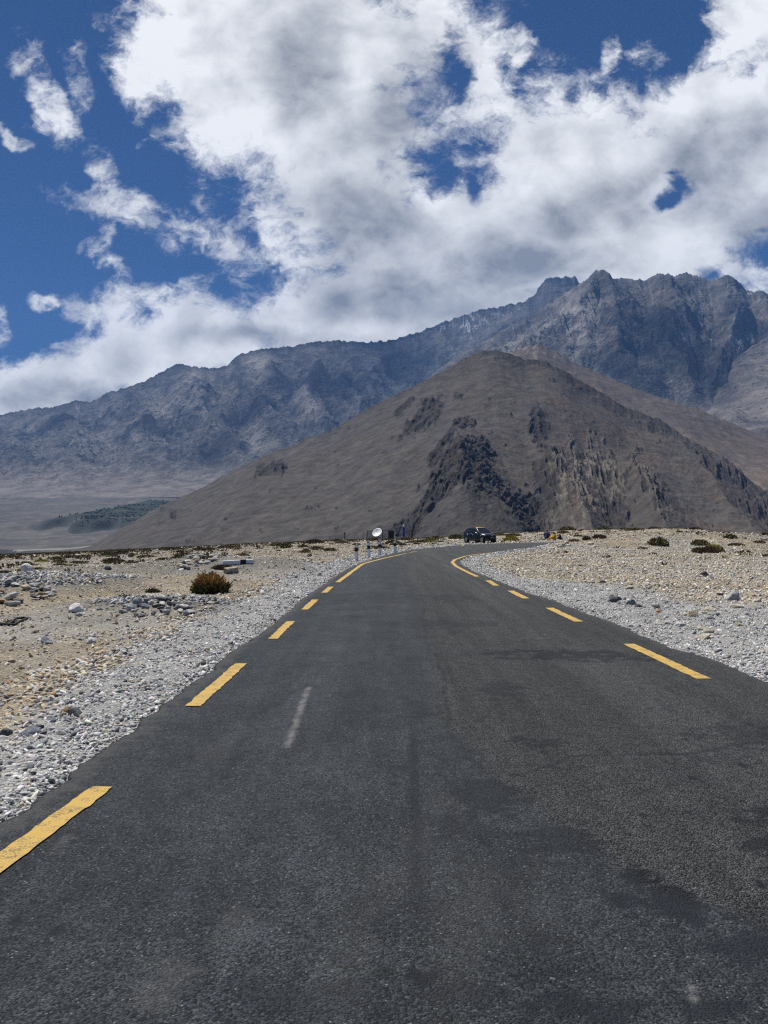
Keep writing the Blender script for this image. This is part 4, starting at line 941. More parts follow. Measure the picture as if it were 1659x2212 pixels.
# ------------------------------------------------------------------ marker posts by the bend
M_WHITE = material('worn_white_paint', lambda t, co: t.mix(t.ramp(t.noise(co, 7., 8, .7), .55, .72), (.82, .825, .83), (.55, .55, .54)), .7, .3)
M_BLACK = material('black_paint', vary((.018, .018, .02), .3, 6.), .6, .35)
M_REFL = material('red_brown_reflector', vary((.16, .055, .035), .3, 20.), .35, .5)
def post_parts(root, H=.98, w=.155):
    bm = bmesh.new(); add_box(bm, (0, 0, H / 2 - .06), (w, w, H + .08), None, .016)
    for v in bm.verts:
        if v.co.z > H - .06: v.co.x *= .9; v.co.y *= .9
    obj('shaft', bm, M_WHITE, root)
    bm = bmesh.new(); add_box(bm, (0, 0, H * .61), (w + .006, w + .006, H * .205), None, .016); obj('black_band', bm, M_BLACK, root)
    bm = bmesh.new(); add_box(bm, (-.028, -w / 2 - .004, H * .905), (.075, .012, .10), None, .004); obj('reflector', bm, M_REFL, root)
PB = [((770.6, 1212), 'nearest of the four standing black and white marker posts', -.045), ((797.4, 1205), 'second black and white marker post from the left by the bend', -.03), ((820.6, 1200.8), 'third black and white marker post, in front of the satellite dish', -.02), ((854, 1196), 'farthest standing black and white marker post with a stone at its foot', -.03)]
root0 = None
for (p, lab, lean) in PB:
    q = at(*p)
    if root0 is None:
        root0 = thing('marker_post', lab, 'marker post', q, 0, 'striped marker posts beside the road'); post_parts(root0); r_ = root0
    else:
        r_ = copy_tree(root0); r_['label'] = lab; r_.location = q
    r_.rotation_euler = (0, lean, R(-17 + random.uniform(-4, 4)))
a, b = at(486, 1221), at(535.3, 1218)
fp = thing('marker_post', 'white marker post with one black band lying fallen on the earth mound', 'marker post', a, 0, 'striped marker posts beside the road'); post_parts(fp, 1.15, .17)
d = (b - a); d.z += .0; fp.rotation_euler = d.to_track_quat('Z', 'Y').to_euler(); fp.location = a + Vector((0, 0, .09))
stone(850, 1197.6, .12, 'pale', 'pale stone leaning on the foot of the farthest marker post', None, 22)
stone(786, 1205.5, .2, 'tan', 'long flat tan stone behind the second marker post', None, 24, flat=.6)

# ------------------------------------------------------------------ shelter, dish, pillar and fence poles on the rim
YH = 146.
def wp(px, py, y=YH):
    t, s = ray(px, py); return Vector((float(t) * y, y, CAMZ + float(s) * y))
def grd(px, y=YH):
    x = float(ray(px, 1128.6)[0]) * y; return Vector((x, y, gz(x, y)))
M_PANEL = material('light_grey_panel', lambda t, co: t.mix(t.ramp(t.noise(co, 3., 7, .65), .35, .7), (.50, .51, .51), (.36, .36, .35)), .6, .35)
M_BROWN = material('dark_brown_boards', vary((.035, .022, .016), .35, 4.), .8, .2)
M_ROOF = material('dark_sheet_roof', vary((.055, .06, .075), .3, 3.), .5, .4)
M_STEEL = material('dark_steel', vary((.035, .034, .033), .3, 8.), .55, .4)
M_RED = material('red_sign_paint', vary((.40, .035, .03), .25, 10.), .6, .3)
M_INK = material('faded_sign_ink', vary((.17, .12, .12), .3, 10.), .7, .2)
def shelter():
    g = grd(822); top = wp(795, 1146).z; H = max(1.9, top - g.z)
    t = thing('shelter', 'light grey panel hut with dark roof and a red cross on its front', 'hut', (g.x, g.y, g.z - .05), R(-25))
    W, Dp = 4.35, 2.5
    bm = bmesh.new(); add_box(bm, (0, 0, H / 2), (W, Dp, H), None, .01); 
    for v in bm.verts:
        if v.co.z > H * .5: v.co.z += v.co.x / W * .22
    obj('wall', bm, M_PANEL, t)
    bm = bmesh.new(); add_box(bm, (W / 2 + .012, 0, H / 2), (.03, Dp + .03, H), None, .004); obj('side_wall', bm, M_BROWN, t)['label'] = 'dark brown boarded end wall'
    bm = bmesh.new(); add_box(bm, (0, 0, H + .06), (W + .3, Dp + .3, .09), Euler((0, -.05, 0)).to_matrix(), .01); obj('roof', bm, M_ROOF, t)
    for k, x in enumerate((-W / 2 - .03, -.35, 1.0)):
        bm = bmesh.new(); add_box(bm, (x, -Dp / 2 - .035, H / 2), (.07, .06, H), None, .005); obj('corner_post' if k == 0 else 'seam_post', bm, M_STEEL, t)
    bm = bmesh.new(); cx, cz = 1.55, H * .66
    for s in ((.34, .115), (.115, .34)): add_box(bm, (cx, -Dp / 2 - (.006 if s[0] > .2 else .009), cz), (s[0], .012, s[1]))
    obj('red_cross', bm, M_RED, t)
    bm = bmesh.new()
    for k in range(4):
        x0 = cx - .33 + k * .2
        for q in range(5): add_box(bm, (x0 + random.uniform(-.05, .05), -Dp / 2 - .006 - .001 * q, cz - .38 + random.uniform(-.05, .05)), random.choice(((.12, .01, .022), (.022, .01, .11), (.08, .01, .02))))
    obj('lettering', bm, M_INK, t)
    bm = bmesh.new(); add_box(bm, (2.0, -Dp / 2 - .01, H * .3), (.16, .012, .05)); add_box(bm, (1.9, -Dp / 2 - .01, H * .2), (.1, .012, .04)); obj('stain', bm, M_INK, t)
    bm = bmesh.new(); add_tube(bm, (W / 2 - .05, -Dp / 2 + .1, H + .15), (W / 2, -Dp / 2 + .1, H + 1.55), .018, .008); obj('aerial', bm, M_STEEL, t)
    return t
shelter()
def frame():
    g = grd(857, YH - 1.2); t = thing('pole_frame', 'dark steel pole with crossbar and small box at the right end of the hut', 'pole', g)
    bm = bmesh.new(); add_tube(bm, (0, 0, -.1), (0, 0, 2.0), .055); obj('pole', bm, M_STEEL, t)
    bm = bmesh.new(); add_tube(bm, (-.75, .2, 1.95), (0, 0, 1.95), .035); obj('crossbar', bm, M_STEEL, t)
    bm = bmesh.new(); add_box(bm, (-.16, 0, .95), (.34, .12, .26), None, .01); obj('box', bm, M_STEEL, t)
frame()
def dish():
    g = grd(815.5, YH - 4); c = wp(814.6, 1150, YH - 4); rad = .96
    t = thing('satellite_dish', 'white satellite dish on a short pole in front of the hut', 'satellite dish', g)
    n = Vector((-.30, -.70, .65)).normalized(); h = c - g
    Mx = n.to_track_quat('Z', 'X').to_matrix()
    bm = bmesh.new(); NR, NA = 12, 48; rows = []
    for k in range(NR + 1):
        r_ = rad * k / NR; zz = .22 * (k / NR) ** 2 - .2
        rows.append([bm.verts.new(Mx @ Vector((r_ * math.cos(a * 2 * math.pi / NA), .93 * r_ * math.sin(a * 2 * math.pi / NA), zz)) + h) for a in range(NA)] if k else [bm.verts.new(Mx @ Vector((0, 0, -.2)) + h)])
    for a in range(NA): bm.faces.new([rows[0][0], rows[1][a], rows[1][(a + 1) % NA]])
    for k in range(1, NR):
        for a in range(NA): bm.faces.new([rows[k][a], rows[k + 1][a], rows[k + 1][(a + 1) % NA], rows[k][(a + 1) % NA]])
    o = obj('reflector_bowl', bm, material('white_enamel', vary((.88, .885, .89), .03, 3.), .45, .4), t, True)
    so = o.modifiers.new('thick', 'SOLIDIFY'); so.thickness = .025
    feed = Mx @ Vector((0, 0, .55)) + h
    for a in (90, 215, 325):
        bm = bmesh.new(); e = Mx @ Vector((rad * .86 * math.cos(R(a)), .93 * rad * .86 * math.sin(R(a)), .10)) + h; add_tube(bm, e, feed, .016); obj('feed_strut', bm, M_PANEL, t)
    bm = bmesh.new(); add_tube(bm, feed, feed - (Mx @ Vector((0, 0, .2))), .05, .04); obj('feed_horn', bm, M_PANEL, t)
    bm = bmesh.new(); add_tube(bm, (0, .1, -.1), h + Mx @ Vector((0, 0, -.24)), .055); obj('pole', bm, M_STEEL, t)
    bm = bmesh.new(); add_tube(bm, (.45, .4, -.1), h + Mx @ Vector((.1, .1, -.22)), .03); obj('brace', bm, M_STEEL, t)
dish()
def pillar():
    g = grd(872); z0 = wp(871, 1159.6).z; z1 = wp(871, 1138.2).z
    t = thing('pillar', 'blue painted round pillar with white ball on a stone plinth', 'pillar', g)
    bm = bmesh.new(); zb = z0 - g.z; add_box(bm, (.15, 0, zb / 2 - .05), (1.25, 1.1, zb + .1), None, .02); add_box(bm, (0, 0, zb + .03), (.8, .8, .06), None, .01)
    obj('plinth', bm, material('grey_masonry', vary((.22, .21, .19), .35, 5.), .9), t)
    bm = bmesh.new(); add_tube(bm, (0, 0, zb + .06), (0, 0, z1 - g.z), .235, .21, 28); obj('shaft', bm, material('blue_paint', vary((.022, .045, .30), .22, 2.), .45, .4), t)
    bm = bmesh.new(); add_tube(bm, (0, 0, z1 - g.z), (0, 0, z1 - g.z + .07), .215, .215, 24); add_tube(bm, (0, 0, z1 - g.z + .07), (0, 0, z1 - g.z + .12), .1, .1, 16); obj('collar', bm, M_WHITE, t)
    bm = bmesh.new(); add_ball(bm, (0, 0, z1 - g.z + .25), .155, sub=3); obj('ball', bm, M_WHITE, t, True)
pillar()
M_POLE = material('weathered_pole', vary((.045, .038, .03), .35, 5.), .85, .2)
def pole(xz, ztop, zbot, r, label, extra=None):
    px = (1350 + xz / 5.53) * .54; g = grd(px); top = wp(px, (2080 + ztop / 5.53) * .54).z - g.z
    t = thing('fence_pole', label, 'pole', g, 0, 'dark poles standing on the plateau rim') if extra else None
    bm = bmesh.new(); add_tube(bm, (0, 0, -.2), (random.uniform(-.04, .04), 0, max(1.0, top)), r, r * .8, 8)
    o = obj('fence_pole' if not extra else 'shaft', bm, M_POLE, t)
    if extra: bm = bmesh.new(); add_box(bm, (0, 0, top - .1), (.24, .2, .3), None, .01); obj('box', bm, M_STEEL, t)
    else: o.location = g; tag(o, label, 'pole', 'dark poles standing on the plateau rim')
for a in [(155, 278, 465, .085, 'thick dark pole with a box on top at the left end of the fence poles', 1), (181, 275, 465, .03, 'thin pole touching the thick boxed pole'), (374, 275, 465, .035, 'thin dark pole behind the left solar panel'), (433, 265, 465, .045, 'dark pole between the two solar panels'),
          (580, 265, 450, .05, 'dark pole right of the solar panels'), (635, 268, 440, .03, 'thin pole close to the left end of the hut'), (1636, 208, 400, .05, 'thinner of the two poles right of the blue pillar'), (1655, 208, 400, .085, 'thicker of the two poles right of the blue pillar')]: pole(*a)
def solar(xz, label):
    px = (1350 + xz / 5.53) * .54; g = grd(px, YH - 2); t = thing('solar_panel', label, 'solar panel', g, R(15), 'solar panels on the ground by the hut')
    rot = Euler((0, R(-40), 0)).to_matrix()
    bm = bmesh.new(); add_box(bm, (0, 0, .42), (1.0, .9, .05), rot, .006); obj('panel', bm, material('dark_cell_glass', vary((.03, .04, .045), .2, 5.), .3, .5), t)
    for y in (-.35, .35):
        bm = bmesh.new(); add_tube(bm, (.33, y, -.1), (.33, y, .68), .025); obj('leg', bm, M_STEEL, t)
solar(388, 'left tilted solar panel on the ground'); solar(512, 'right tilted solar panel on the ground, nearer the hut')

# ------------------------------------------------------------------ bent pipe
def pipe():
    pts = [(-60, 1350), (0, 1351), (32, 1352.5), (40, 1347.5), (60, 1338.5), (52, 1337.6), (36, 1339.3), (28, 1344.5), (19, 1351.5)]
    W = [at(*p) + Vector((0, 0, .035)) for p in pts]; bm = bmesh.new()
    for a, b in zip(W[:-1], W[1:]): add_tube(bm, a, b, .024, None, 10); add_ball(bm, b, .0245, sub=2)
    o0 = W[1].copy(); bmesh.ops.translate(bm, vec=-o0, verts=bm.verts[:])
    o = obj('pipe', bm, M_BLACK, None, True); o.location = o0
    tag(o, 'bent black pipe lying on the stones at the left picture edge', 'pipe')
pipe()

# ------------------------------------------------------------------ car
def car():
    M_BODY = material('black_car_paint', vary((.012, .014, .017), .3, .8, 4), .30, .3, coat=.15)
    M_ROOFY = material('yellow_car_paint', vary((.80, .48, .035), .06, 2.), .35, .5, coat=.4)
    M_GLASS = material('dark_window_glass', vary((.02, .026, .03), .3, 1.), .06, .7)
    M_CHROME = material('chrome', vary((.72, .73, .75), .05, 3.), .2, .5, metal=.85)
    M_TYRE = material('tyre_rubber', vary((.016, .016, .016), .3, 8.), .85, .2)
    M_RIM = material('dusty_wheel_cover', vary((.36, .34, .30), .25, 8.), .55, .4)
    M_LAMP = material('headlamp_glass', vary((.55, .58, .62), .3, 9.), .15, .6)
    M_TRIM = material('grey_plastic', vary((.16, .155, .15), .25, 6.), .6, .3)
    M_RAIL = material('roof_rail', vary((.14, .14, .145), .2, 6.), .45, .4)
    q = at(1037, 1172.6); h = math.atan2(-.835, .55)
    t = thing('parked_car', 'black hatchback with a yellow roof parked on the gravel beyond the bend', 'car', q, h)
    # half-width, underside, shoulder height, by station along the length (front is +x)
    XS = np.array([-1.78, -1.74, -1.6, -1.3, -.9, -.3, .3, .8, 1.1, 1.35, 1.55, 1.70, 1.77])
    HWD = np.array([.60, .70, .76, .79, .80, .80, .80, .79, .775, .75, .70, .60, .48])
    UND = np.array([.38, .30, .25, .22, .20, .19, .19, .20, .21, .22, .23, .26, .34])
    SHO = np.array([.90, .95, .985, .99, .985, .975, .97, .965, .93, .88, .82, .74, .62])
    xs = np.linspace(-1.78, 1.77, 60); hw = np.interp(xs, XS, HWD); un = np.interp(xs, XS, UND); sh = np.interp(xs, XS, SHO)
    for a in (hw, un, sh): a[1:-1] = (a[:-2] + 2 * a[1:-1] + a[2:]) / 4
    ring = [(0, 0.), (.82, .0), (.95, .08), (1., .30), (1., .55), (.985, .72), (.96, .86), (.90, .96), (.70, 1.01), (.35, 1.035), (0, 1.045)]
    def side(x, z):
        w = np.interp(x, xs, hw); u0 = np.interp(x, xs, un); s0 = np.interp(x, xs, sh); return w * np.interp((z - u0) / (s0 - u0), [k[1] for k in ring[1:8]], [k[0] for k in ring[1:8]])
    bm = bmesh.new(); rows = []
    full = ring + [(-a, b) for a, b in ring[-2:0:-1]]
    for x, w, u0, s0 in zip(xs, hw, un, sh): rows.append([bm.verts.new((x, w * a, u0 + (s0 - u0) * b)) for a, b in full])
    k = len(full)
    for r0, r1 in zip(rows[:-1], rows[1:]):
        for i in range(k): bm.faces.new([r0[i], r0[(i + 1) % k], r1[(i + 1) % k], r1[i]])
    bm.faces.new(rows[0][::-1]); bm.faces.new(rows[-1])
    # cabin
    SEC = [(.93, .735, .95), (.62, .725, 1.14), (.22, .62, 1.42), (.05, .60, 1.455), (-.5, .60, 1.475), (-1.0, .59, 1.46), (-1.32, .575, 1.41), (-1.56, .63, 1.16), (-1.72, .70, .95)]
    def belt(x): return np.interp(x, [-1.72, 0, .93], [.70, .755, .735])
    cab = []
    for x, w, z in SEC: cab.append([bm.verts.new(p) for p in ((x, -belt(x), .94), (x, -w, z - .03), (x, -w + .06, z), (x, 0, z + .022), (x, w - .06, z), (x, w, z - .03), (x, belt(x), .94))])
    for r0, r1 in zip(cab[:-1], cab[1:]):
        for i in range(6): bm.faces.new([r0[i], r0[i + 1], r1[i + 1], r1[i]])
    bmesh.ops.recalc_face_normals(bm, faces=bm.faces[:])
    obj('body', bm, M_BODY, t, True)
    def cw(x, z):      # cabin half width at height z
        zt = np.interp(x, [s[0] for s in SEC[::-1]], [s[2] for s in SEC[::-1]]) - .03; wt = np.interp(x, [s[0] for s in SEC[::-1]], [s[1] for s in SEC[::-1]])
        return belt(x) + (wt - belt(x)) * np.clip((z - .94) / max(zt - .94, .02), 0, 1)
    def patch(name, pts, mat, off, s, fn, parent=t):
        bm = bmesh.new(); a = [Vector((x, s * (float(fn(x, z)) + off), z)) for x, z in pts]; b = [Vector((p.x, p.y - s * .03, p.z)) for p in a]
        va = [bm.verts.new(p) for p in a]; vb = [bm.verts.new(p) for p in b]; bm.faces.new(va); bm.faces.new(vb[::-1])
        for i in range(len(a)): j = (i + 1) % len(a); bm.faces.new([va[i], vb[i], vb[j], va[j]])
        bmesh.ops.recalc_face_normals(bm, faces=bm.faces[:]); return obj(name, bm, mat, parent)
    for s in (-1, 1):
        patch('side_window', [(.50, 1.0), (.58, 1.03), (.22, 1.33), (.06, 1.375), (-.28, 1.385), (-.28, 1.0)], M_GLASS, .008, s, cw)
        patch('side_window', [(-.36, 1.0), (-.36, 1.385), (-.9, 1.37), (-1.14, 1.29), (-1.22, 1.1), (-1.16, 1.0)], M_GLASS, .008, s, cw)
        for dx, nm in ((.12, 'front_door'), (-.75, 'rear_door')):
            x0, x1 = (-.30, .62) if dx > 0 else (-1.1, -.34)
            cols = np.linspace(x0, x1, 8); zz = np.linspace(.33, .93, 9); bm = bmesh.new()
            V = [[bm.verts.new((x, s * (float(side(x, z)) + .006), z)) for z in zz] for x in cols]
            for i in range(7):
                for j in range(8): bm.faces.new([V[i][j], V[i + 1][j], V[i + 1][j + 1], V[i][j + 1]])
            bmesh.ops.recalc_face_normals(bm, faces=bm.faces[:]); dd = obj(nm, bm, M_BODY, t, True); so = dd.modifiers.new('thick', 'SOLIDIFY'); so.thickness = .012; so.offset = 0
            bm = bmesh.new(); hx = x0 + .12; add_box(bm, (hx, s * (float(side(hx, .82)) + .022), .82), (.19, .03, .05), None, .012); add_ball(bm, (hx, s * (float(side(hx, .82)) + .008), .815), .055, (1.3, .4, 1)); obj('handle', bm, M_CHROME, dd, True)
        bm = bmesh.new(); add_ball(bm, (.56, s * .90, 1.02), .1, (.55, 1.1, .75), 3); m_ = obj('wing_mirror', bm, M_CHROME, t, True)
        bm = bmesh.new(); add_tube(bm, (.56, s * .74, .99), (.56, s * .86, 1.0), .03); obj('mirror_arm', bm, M_BODY, m_)
        bm = bmesh.new(); add_tube(bm, (.0, s * .545, 1.535), (-1.15, s * .53, 1.50), .022, None, 8)
        for x in (-.05, -.6, -1.1): add_tube(bm, (x, s * .54, 1.45), (x, s * .54, 1.52), .018, None, 8)
        obj('roof_rail', bm, M_RAIL, t)
        bm = bmesh.new(); add_ball(bm, (.98, s * (float(side(.98, .72)) + .002), .72), .05, (1.2, .25, .7)); obj('indicator', bm, M_LAMP, t, True)
        # swept-back headlamp on the front corner
        bm = bmesh.new(); HP = [(1.02, .80, .89), (1.30, .74, .83), (1.52, .665, .76), (1.66, .55, .68), (1.60, .60, .63), (1.38, .73, .66), (1.15, .78, .77)]
        c = [Vector((x, s * (float(side(x, z)) if x < 1.6 else y) + s * .012, z + .01)) for x, y, z in HP]; c2 = [p - Vector((.03, s * .05, .0)) for p in c]
        va = [bm.verts.new(p) for p in c]; vb = [bm.verts.new(p) for p in c2]; bm.faces.new(va); bm.faces.new(vb[::-1])
        for i in range(7): bm.faces.new([va[i], vb[i], vb[(i + 1) % 7], va[(i + 1) % 7]])
        bmesh.ops.recalc_face_normals(bm, faces=bm.faces[:]); obj('headlight', bm, M_LAMP, t, True)
        bm = bmesh.new(); FP = [(1.36, .40), (1.44, .47), (1.56, .46), (1.68, .38), (1.64, .31), (1.42, .30)]
        c = [Vector((x, s * (float(side(x, z)) + .012), z)) for x, z in FP]; c2 = [p - Vector((.02, s * .05, 0)) for p in c]; va = [bm.verts.new(p) for p in c]; vb = [bm.verts.new(p) for p in c2]; bm.faces.new(va); bm.faces.new(vb[::-1])
        for i in range(6): bm.faces.new([va[i], vb[i], vb[(i + 1) % 6], va[(i + 1) % 6]])
        bmesh.ops.recalc_face_normals(bm, faces=bm.faces[:]); obj('bumper_corner', bm, M_TRIM, t)
        bm = bmesh.new(); add_box(bm, (-1.71, s * .62, .80), (.10, .14, .28), None, .03); obj('tail_light', bm, M_RED, t, True)
        bm = bmesh.new(); xs2 = np.linspace(-.75, .78, 12)
        for x0, x1 in zip(xs2[:-1], xs2[1:]): add_tube(bm, (x0, s * (float(side(x0, .3)) + .004), .30), (x1, s * (float(side(x1, .3)) + .004), .30), .018, None, 6)
        obj('sill_trim', bm, M_TRIM, t)
        for x in (-1.19, 1.19):
            bm = bmesh.new(); add_tube(bm, (x, s * .60, .30), (x, s * (float(side(x, .4)) + .006), .30), .355, None, 36); obj('wheel_arch', bm, M_TYRE, t)
            bm = bmesh.new(); add_tube(bm, (x, s * .64, .285), (x, s * .815, .285), .285, None, 40); es = [e for e in bm.edges if len(e.link_faces) == 2 and e.calc_face_angle(0) > 1]; bmesh.ops.bevel(bm, geom=es, offset=.03, segments=3, affect='EDGES'); wh = obj('wheel', bm, M_TYRE, t, True)
            bm = bmesh.new(); add_tube(bm, (x, s * .79, .285), (x, s * .822, .285), .195, .185, 32); obj('rim', bm, M_RIM, wh)
            bm = bmesh.new()
            for a in range(7): add_tube(bm, (x + .115 * math.cos(a * .8976), s * .80, .285 + .115 * math.sin(a * .8976)), (x + .115 * math.cos(a * .8976), s * .825, .285 + .115 * math.sin(a * .8976)), .03, None, 10)
            add_tube(bm, (x, s * .80, .285), (x, s * .828, .285), .04, None, 14); obj('rim_holes', bm, M_TRIM, wh)
    def quad(name, pts, mat, th=.012):
        bm = bmesh.new(); f = add_quad(bm, pts); o = obj(name, bm, mat, t); m = o.modifiers.new('thick', 'SOLIDIFY'); m.thickness = th; m.offset = 0; return o
    quad('windscreen', [(.895, -.68, .985), (.895, .68, .985), (.255, .545, 1.415), (.255, -.545, 1.415)], M_GLASS)
    quad('rear_window', [(-1.70, .58, 1.03), (-1.70, -.58, 1.03), (-1.39, -.50, 1.375), (-1.39, .50, 1.375)], M_GLASS)
    bm = bmesh.new(); xr = np.linspace(.20, -1.30, 12); yr = np.linspace(-.545, .545, 9); V = []
    for x in xr:
        zt = np.interp(x, [s[0] for s in SEC[::-1]], [s[2] for s in SEC[::-1]]); V.append([bm.verts.new((x, y, zt + .03 + .022 * (1 - (abs(y) / .545) ** 2))) for y in yr])
    for i in range(11):
        for j in range(8): bm.faces.new([V[i][j], V[i][j + 1], V[i + 1][j + 1], V[i + 1][j]])
    bmesh.ops.recalc_face_normals(bm, faces=bm.faces[:]); o = obj('roof', bm, M_ROOFY, t, True); m = o.modifiers.new('thick', 'SOLIDIFY'); m.thickness = .03; m.offset = 0
    bm = bmesh.new(); add_box(bm, (1.765, 0, .43), (.05, .80, .20), None, .02); add_box(bm, (1.755, 0, .64), (.04, .62, .06), None, .012); obj('grille', bm, M_TYRE, t)
    bm = bmesh.new(); add_ball(bm, (1.75, 0, .72), .055, (.4, 1.5, .9)); obj('emblem', bm, M_CHROME, t, True)
    bm = bmesh.new(); add_box(bm, (1.80, 0, .52), (.015, .5, .11), None, .005); obj('number_plate', bm, M_TRIM, t)
    for y in (-.3, .25):
        bm = bmesh.new(); add_tube(bm, (.905, y, .985), (.62, y - .35, 1.185), .012, None, 6); obj('wiper', bm, M_TYRE, t)
car()

# ------------------------------------------------------------------ people
def solid(name, caps, voxel, mat, parent=None, smooth=6):
    bm = bmesh.new()
    for a, b, ra, rb in caps:
        q = bmesh.new(); vs = []
        for c, r_ in ((a, ra), (b, rb)):
            s_ = bmesh.ops.create_icosphere(q, subdivisions=2, radius=r_, matrix=Matrix.Translation(c))
        h = bmesh.ops.convex_hull(q, input=q.verts[:]); bmesh.ops.delete(q, geom=[v for v in q.verts if not v.link_faces], context='VERTS')
        inner = [f for f in h.get('geom_interior', []) if isinstance(f, bmesh.types.BMVert) and f.is_valid]
        if inner: bmesh.ops.delete(q, geom=inner, context='VERTS')
        bmesh.ops.recalc_face_normals(q, faces=q.faces[:])
        me = bpy.data.meshes.new('tmp'); q.to_mesh(me); q.free(); bm.from_mesh(me); bpy.data.meshes.remove(me)
    o = obj(name, bm, mat, parent)
    m = o.modifiers.new('r', 'REMESH'); m.mode = 'VOXEL'; m.voxel_size = voxel; m.use_smooth_shade = True
    m = o.modifiers.new('s', 'SMOOTH'); m.factor = .5; m.iterations = smooth
    dg = bpy.context.evaluated_depsgraph_get(); me = bpy.data.meshes.new_from_object(o.evaluated_get(dg)); o.modifiers.clear(); o.data = me
    if not me.materials: me.materials.append(mat)
    return o
def hand(w, d, n, s=1.):
    """palm and five bent fingers at wrist w, pointing along d, palm normal n"""
    w = Vector(w); d = Vector(d).normalized(); n = Vector(n); n = (n - d * n.dot(d)).normalized(); u = d.cross(n)
    caps = [(w, w + d * .085 * s, .030 * s, .034 * s)]
    for i, (off, L) in enumerate(((-.030, .062), (-.010, .072), (.011, .068), (.030, .052))):
        a = w + d * .088 * s + u * off * s; b = a + (d * .9 + n * .3).normalized() * L * .5 * s; c = b + (d * .5 + n * .8).normalized() * L * .5 * s
        caps += [(a, b, .0105 * s, .0095 * s), (b, c, .0095 * s, .008 * s)]
    a = w + d * .03 * s - u * .028 * s; b = a + (d * .6 - u * .7).normalized() * .04 * s; c = b + (d * .8 + n * .5).normalized() * .03 * s
    return caps + [(a, b, .013 * s, .011 * s), (b, c, .011 * s, .009 * s)]
V3 = Vector
M_SKIN = material('skin', vary((.36, .21, .14), .12, 8.), .6, .3)
M_HAIR = material('black_hair', vary((.012, .010, .009), .3, 12.), .5, .4)
def face(c, f, r_, s=1.):
    """skull, jaw, nose and ears, facing along f"""
    c = V3(c); f = V3(f).normalized(); u = V3((0, 0, 1)); sd = f.cross(u).normalized(); up = sd.cross(f)
    return [(c - f * .015 * s, c + f * .02 * s, r_, r_ * .92), (c + f * .03 * s - up * .055 * s, c + f * .05 * s - up * .085 * s, r_ * .62, r_ * .45), (c + f * .098 * s, c + f * .112 * s - up * .03 * s, .012 * s, .016 * s), (c + sd * r_ * .98 - f * .01, c + sd * r_ * .98 - f * .015 + up * .03 * s, .016 * s, .014 * s), (c - sd * r_ * .98 - f * .01, c - sd * r_ * .98 - f * .015 + up * .03 * s, .016 * s, .014 * s), (c + f * .085 * s - up * .065 * s + sd * .02 * s, c + f * .085 * s - up * .065 * s - sd * .02 * s, .011 * s, .011 * s)]
def eyes(c, f, parent, s=1.):
    c = V3(c); f = V3(f).normalized(); sd = f.cross(V3((0, 0, 1))).normalized(); bm = bmesh.new()
    for k in (-1, 1): add_ball(bm, c + f * .088 * s + sd * k * .032 * s + V3((0, 0, .005 * s)), .012 * s)
    obj('eyes', bm, M_HAIR, parent, True)
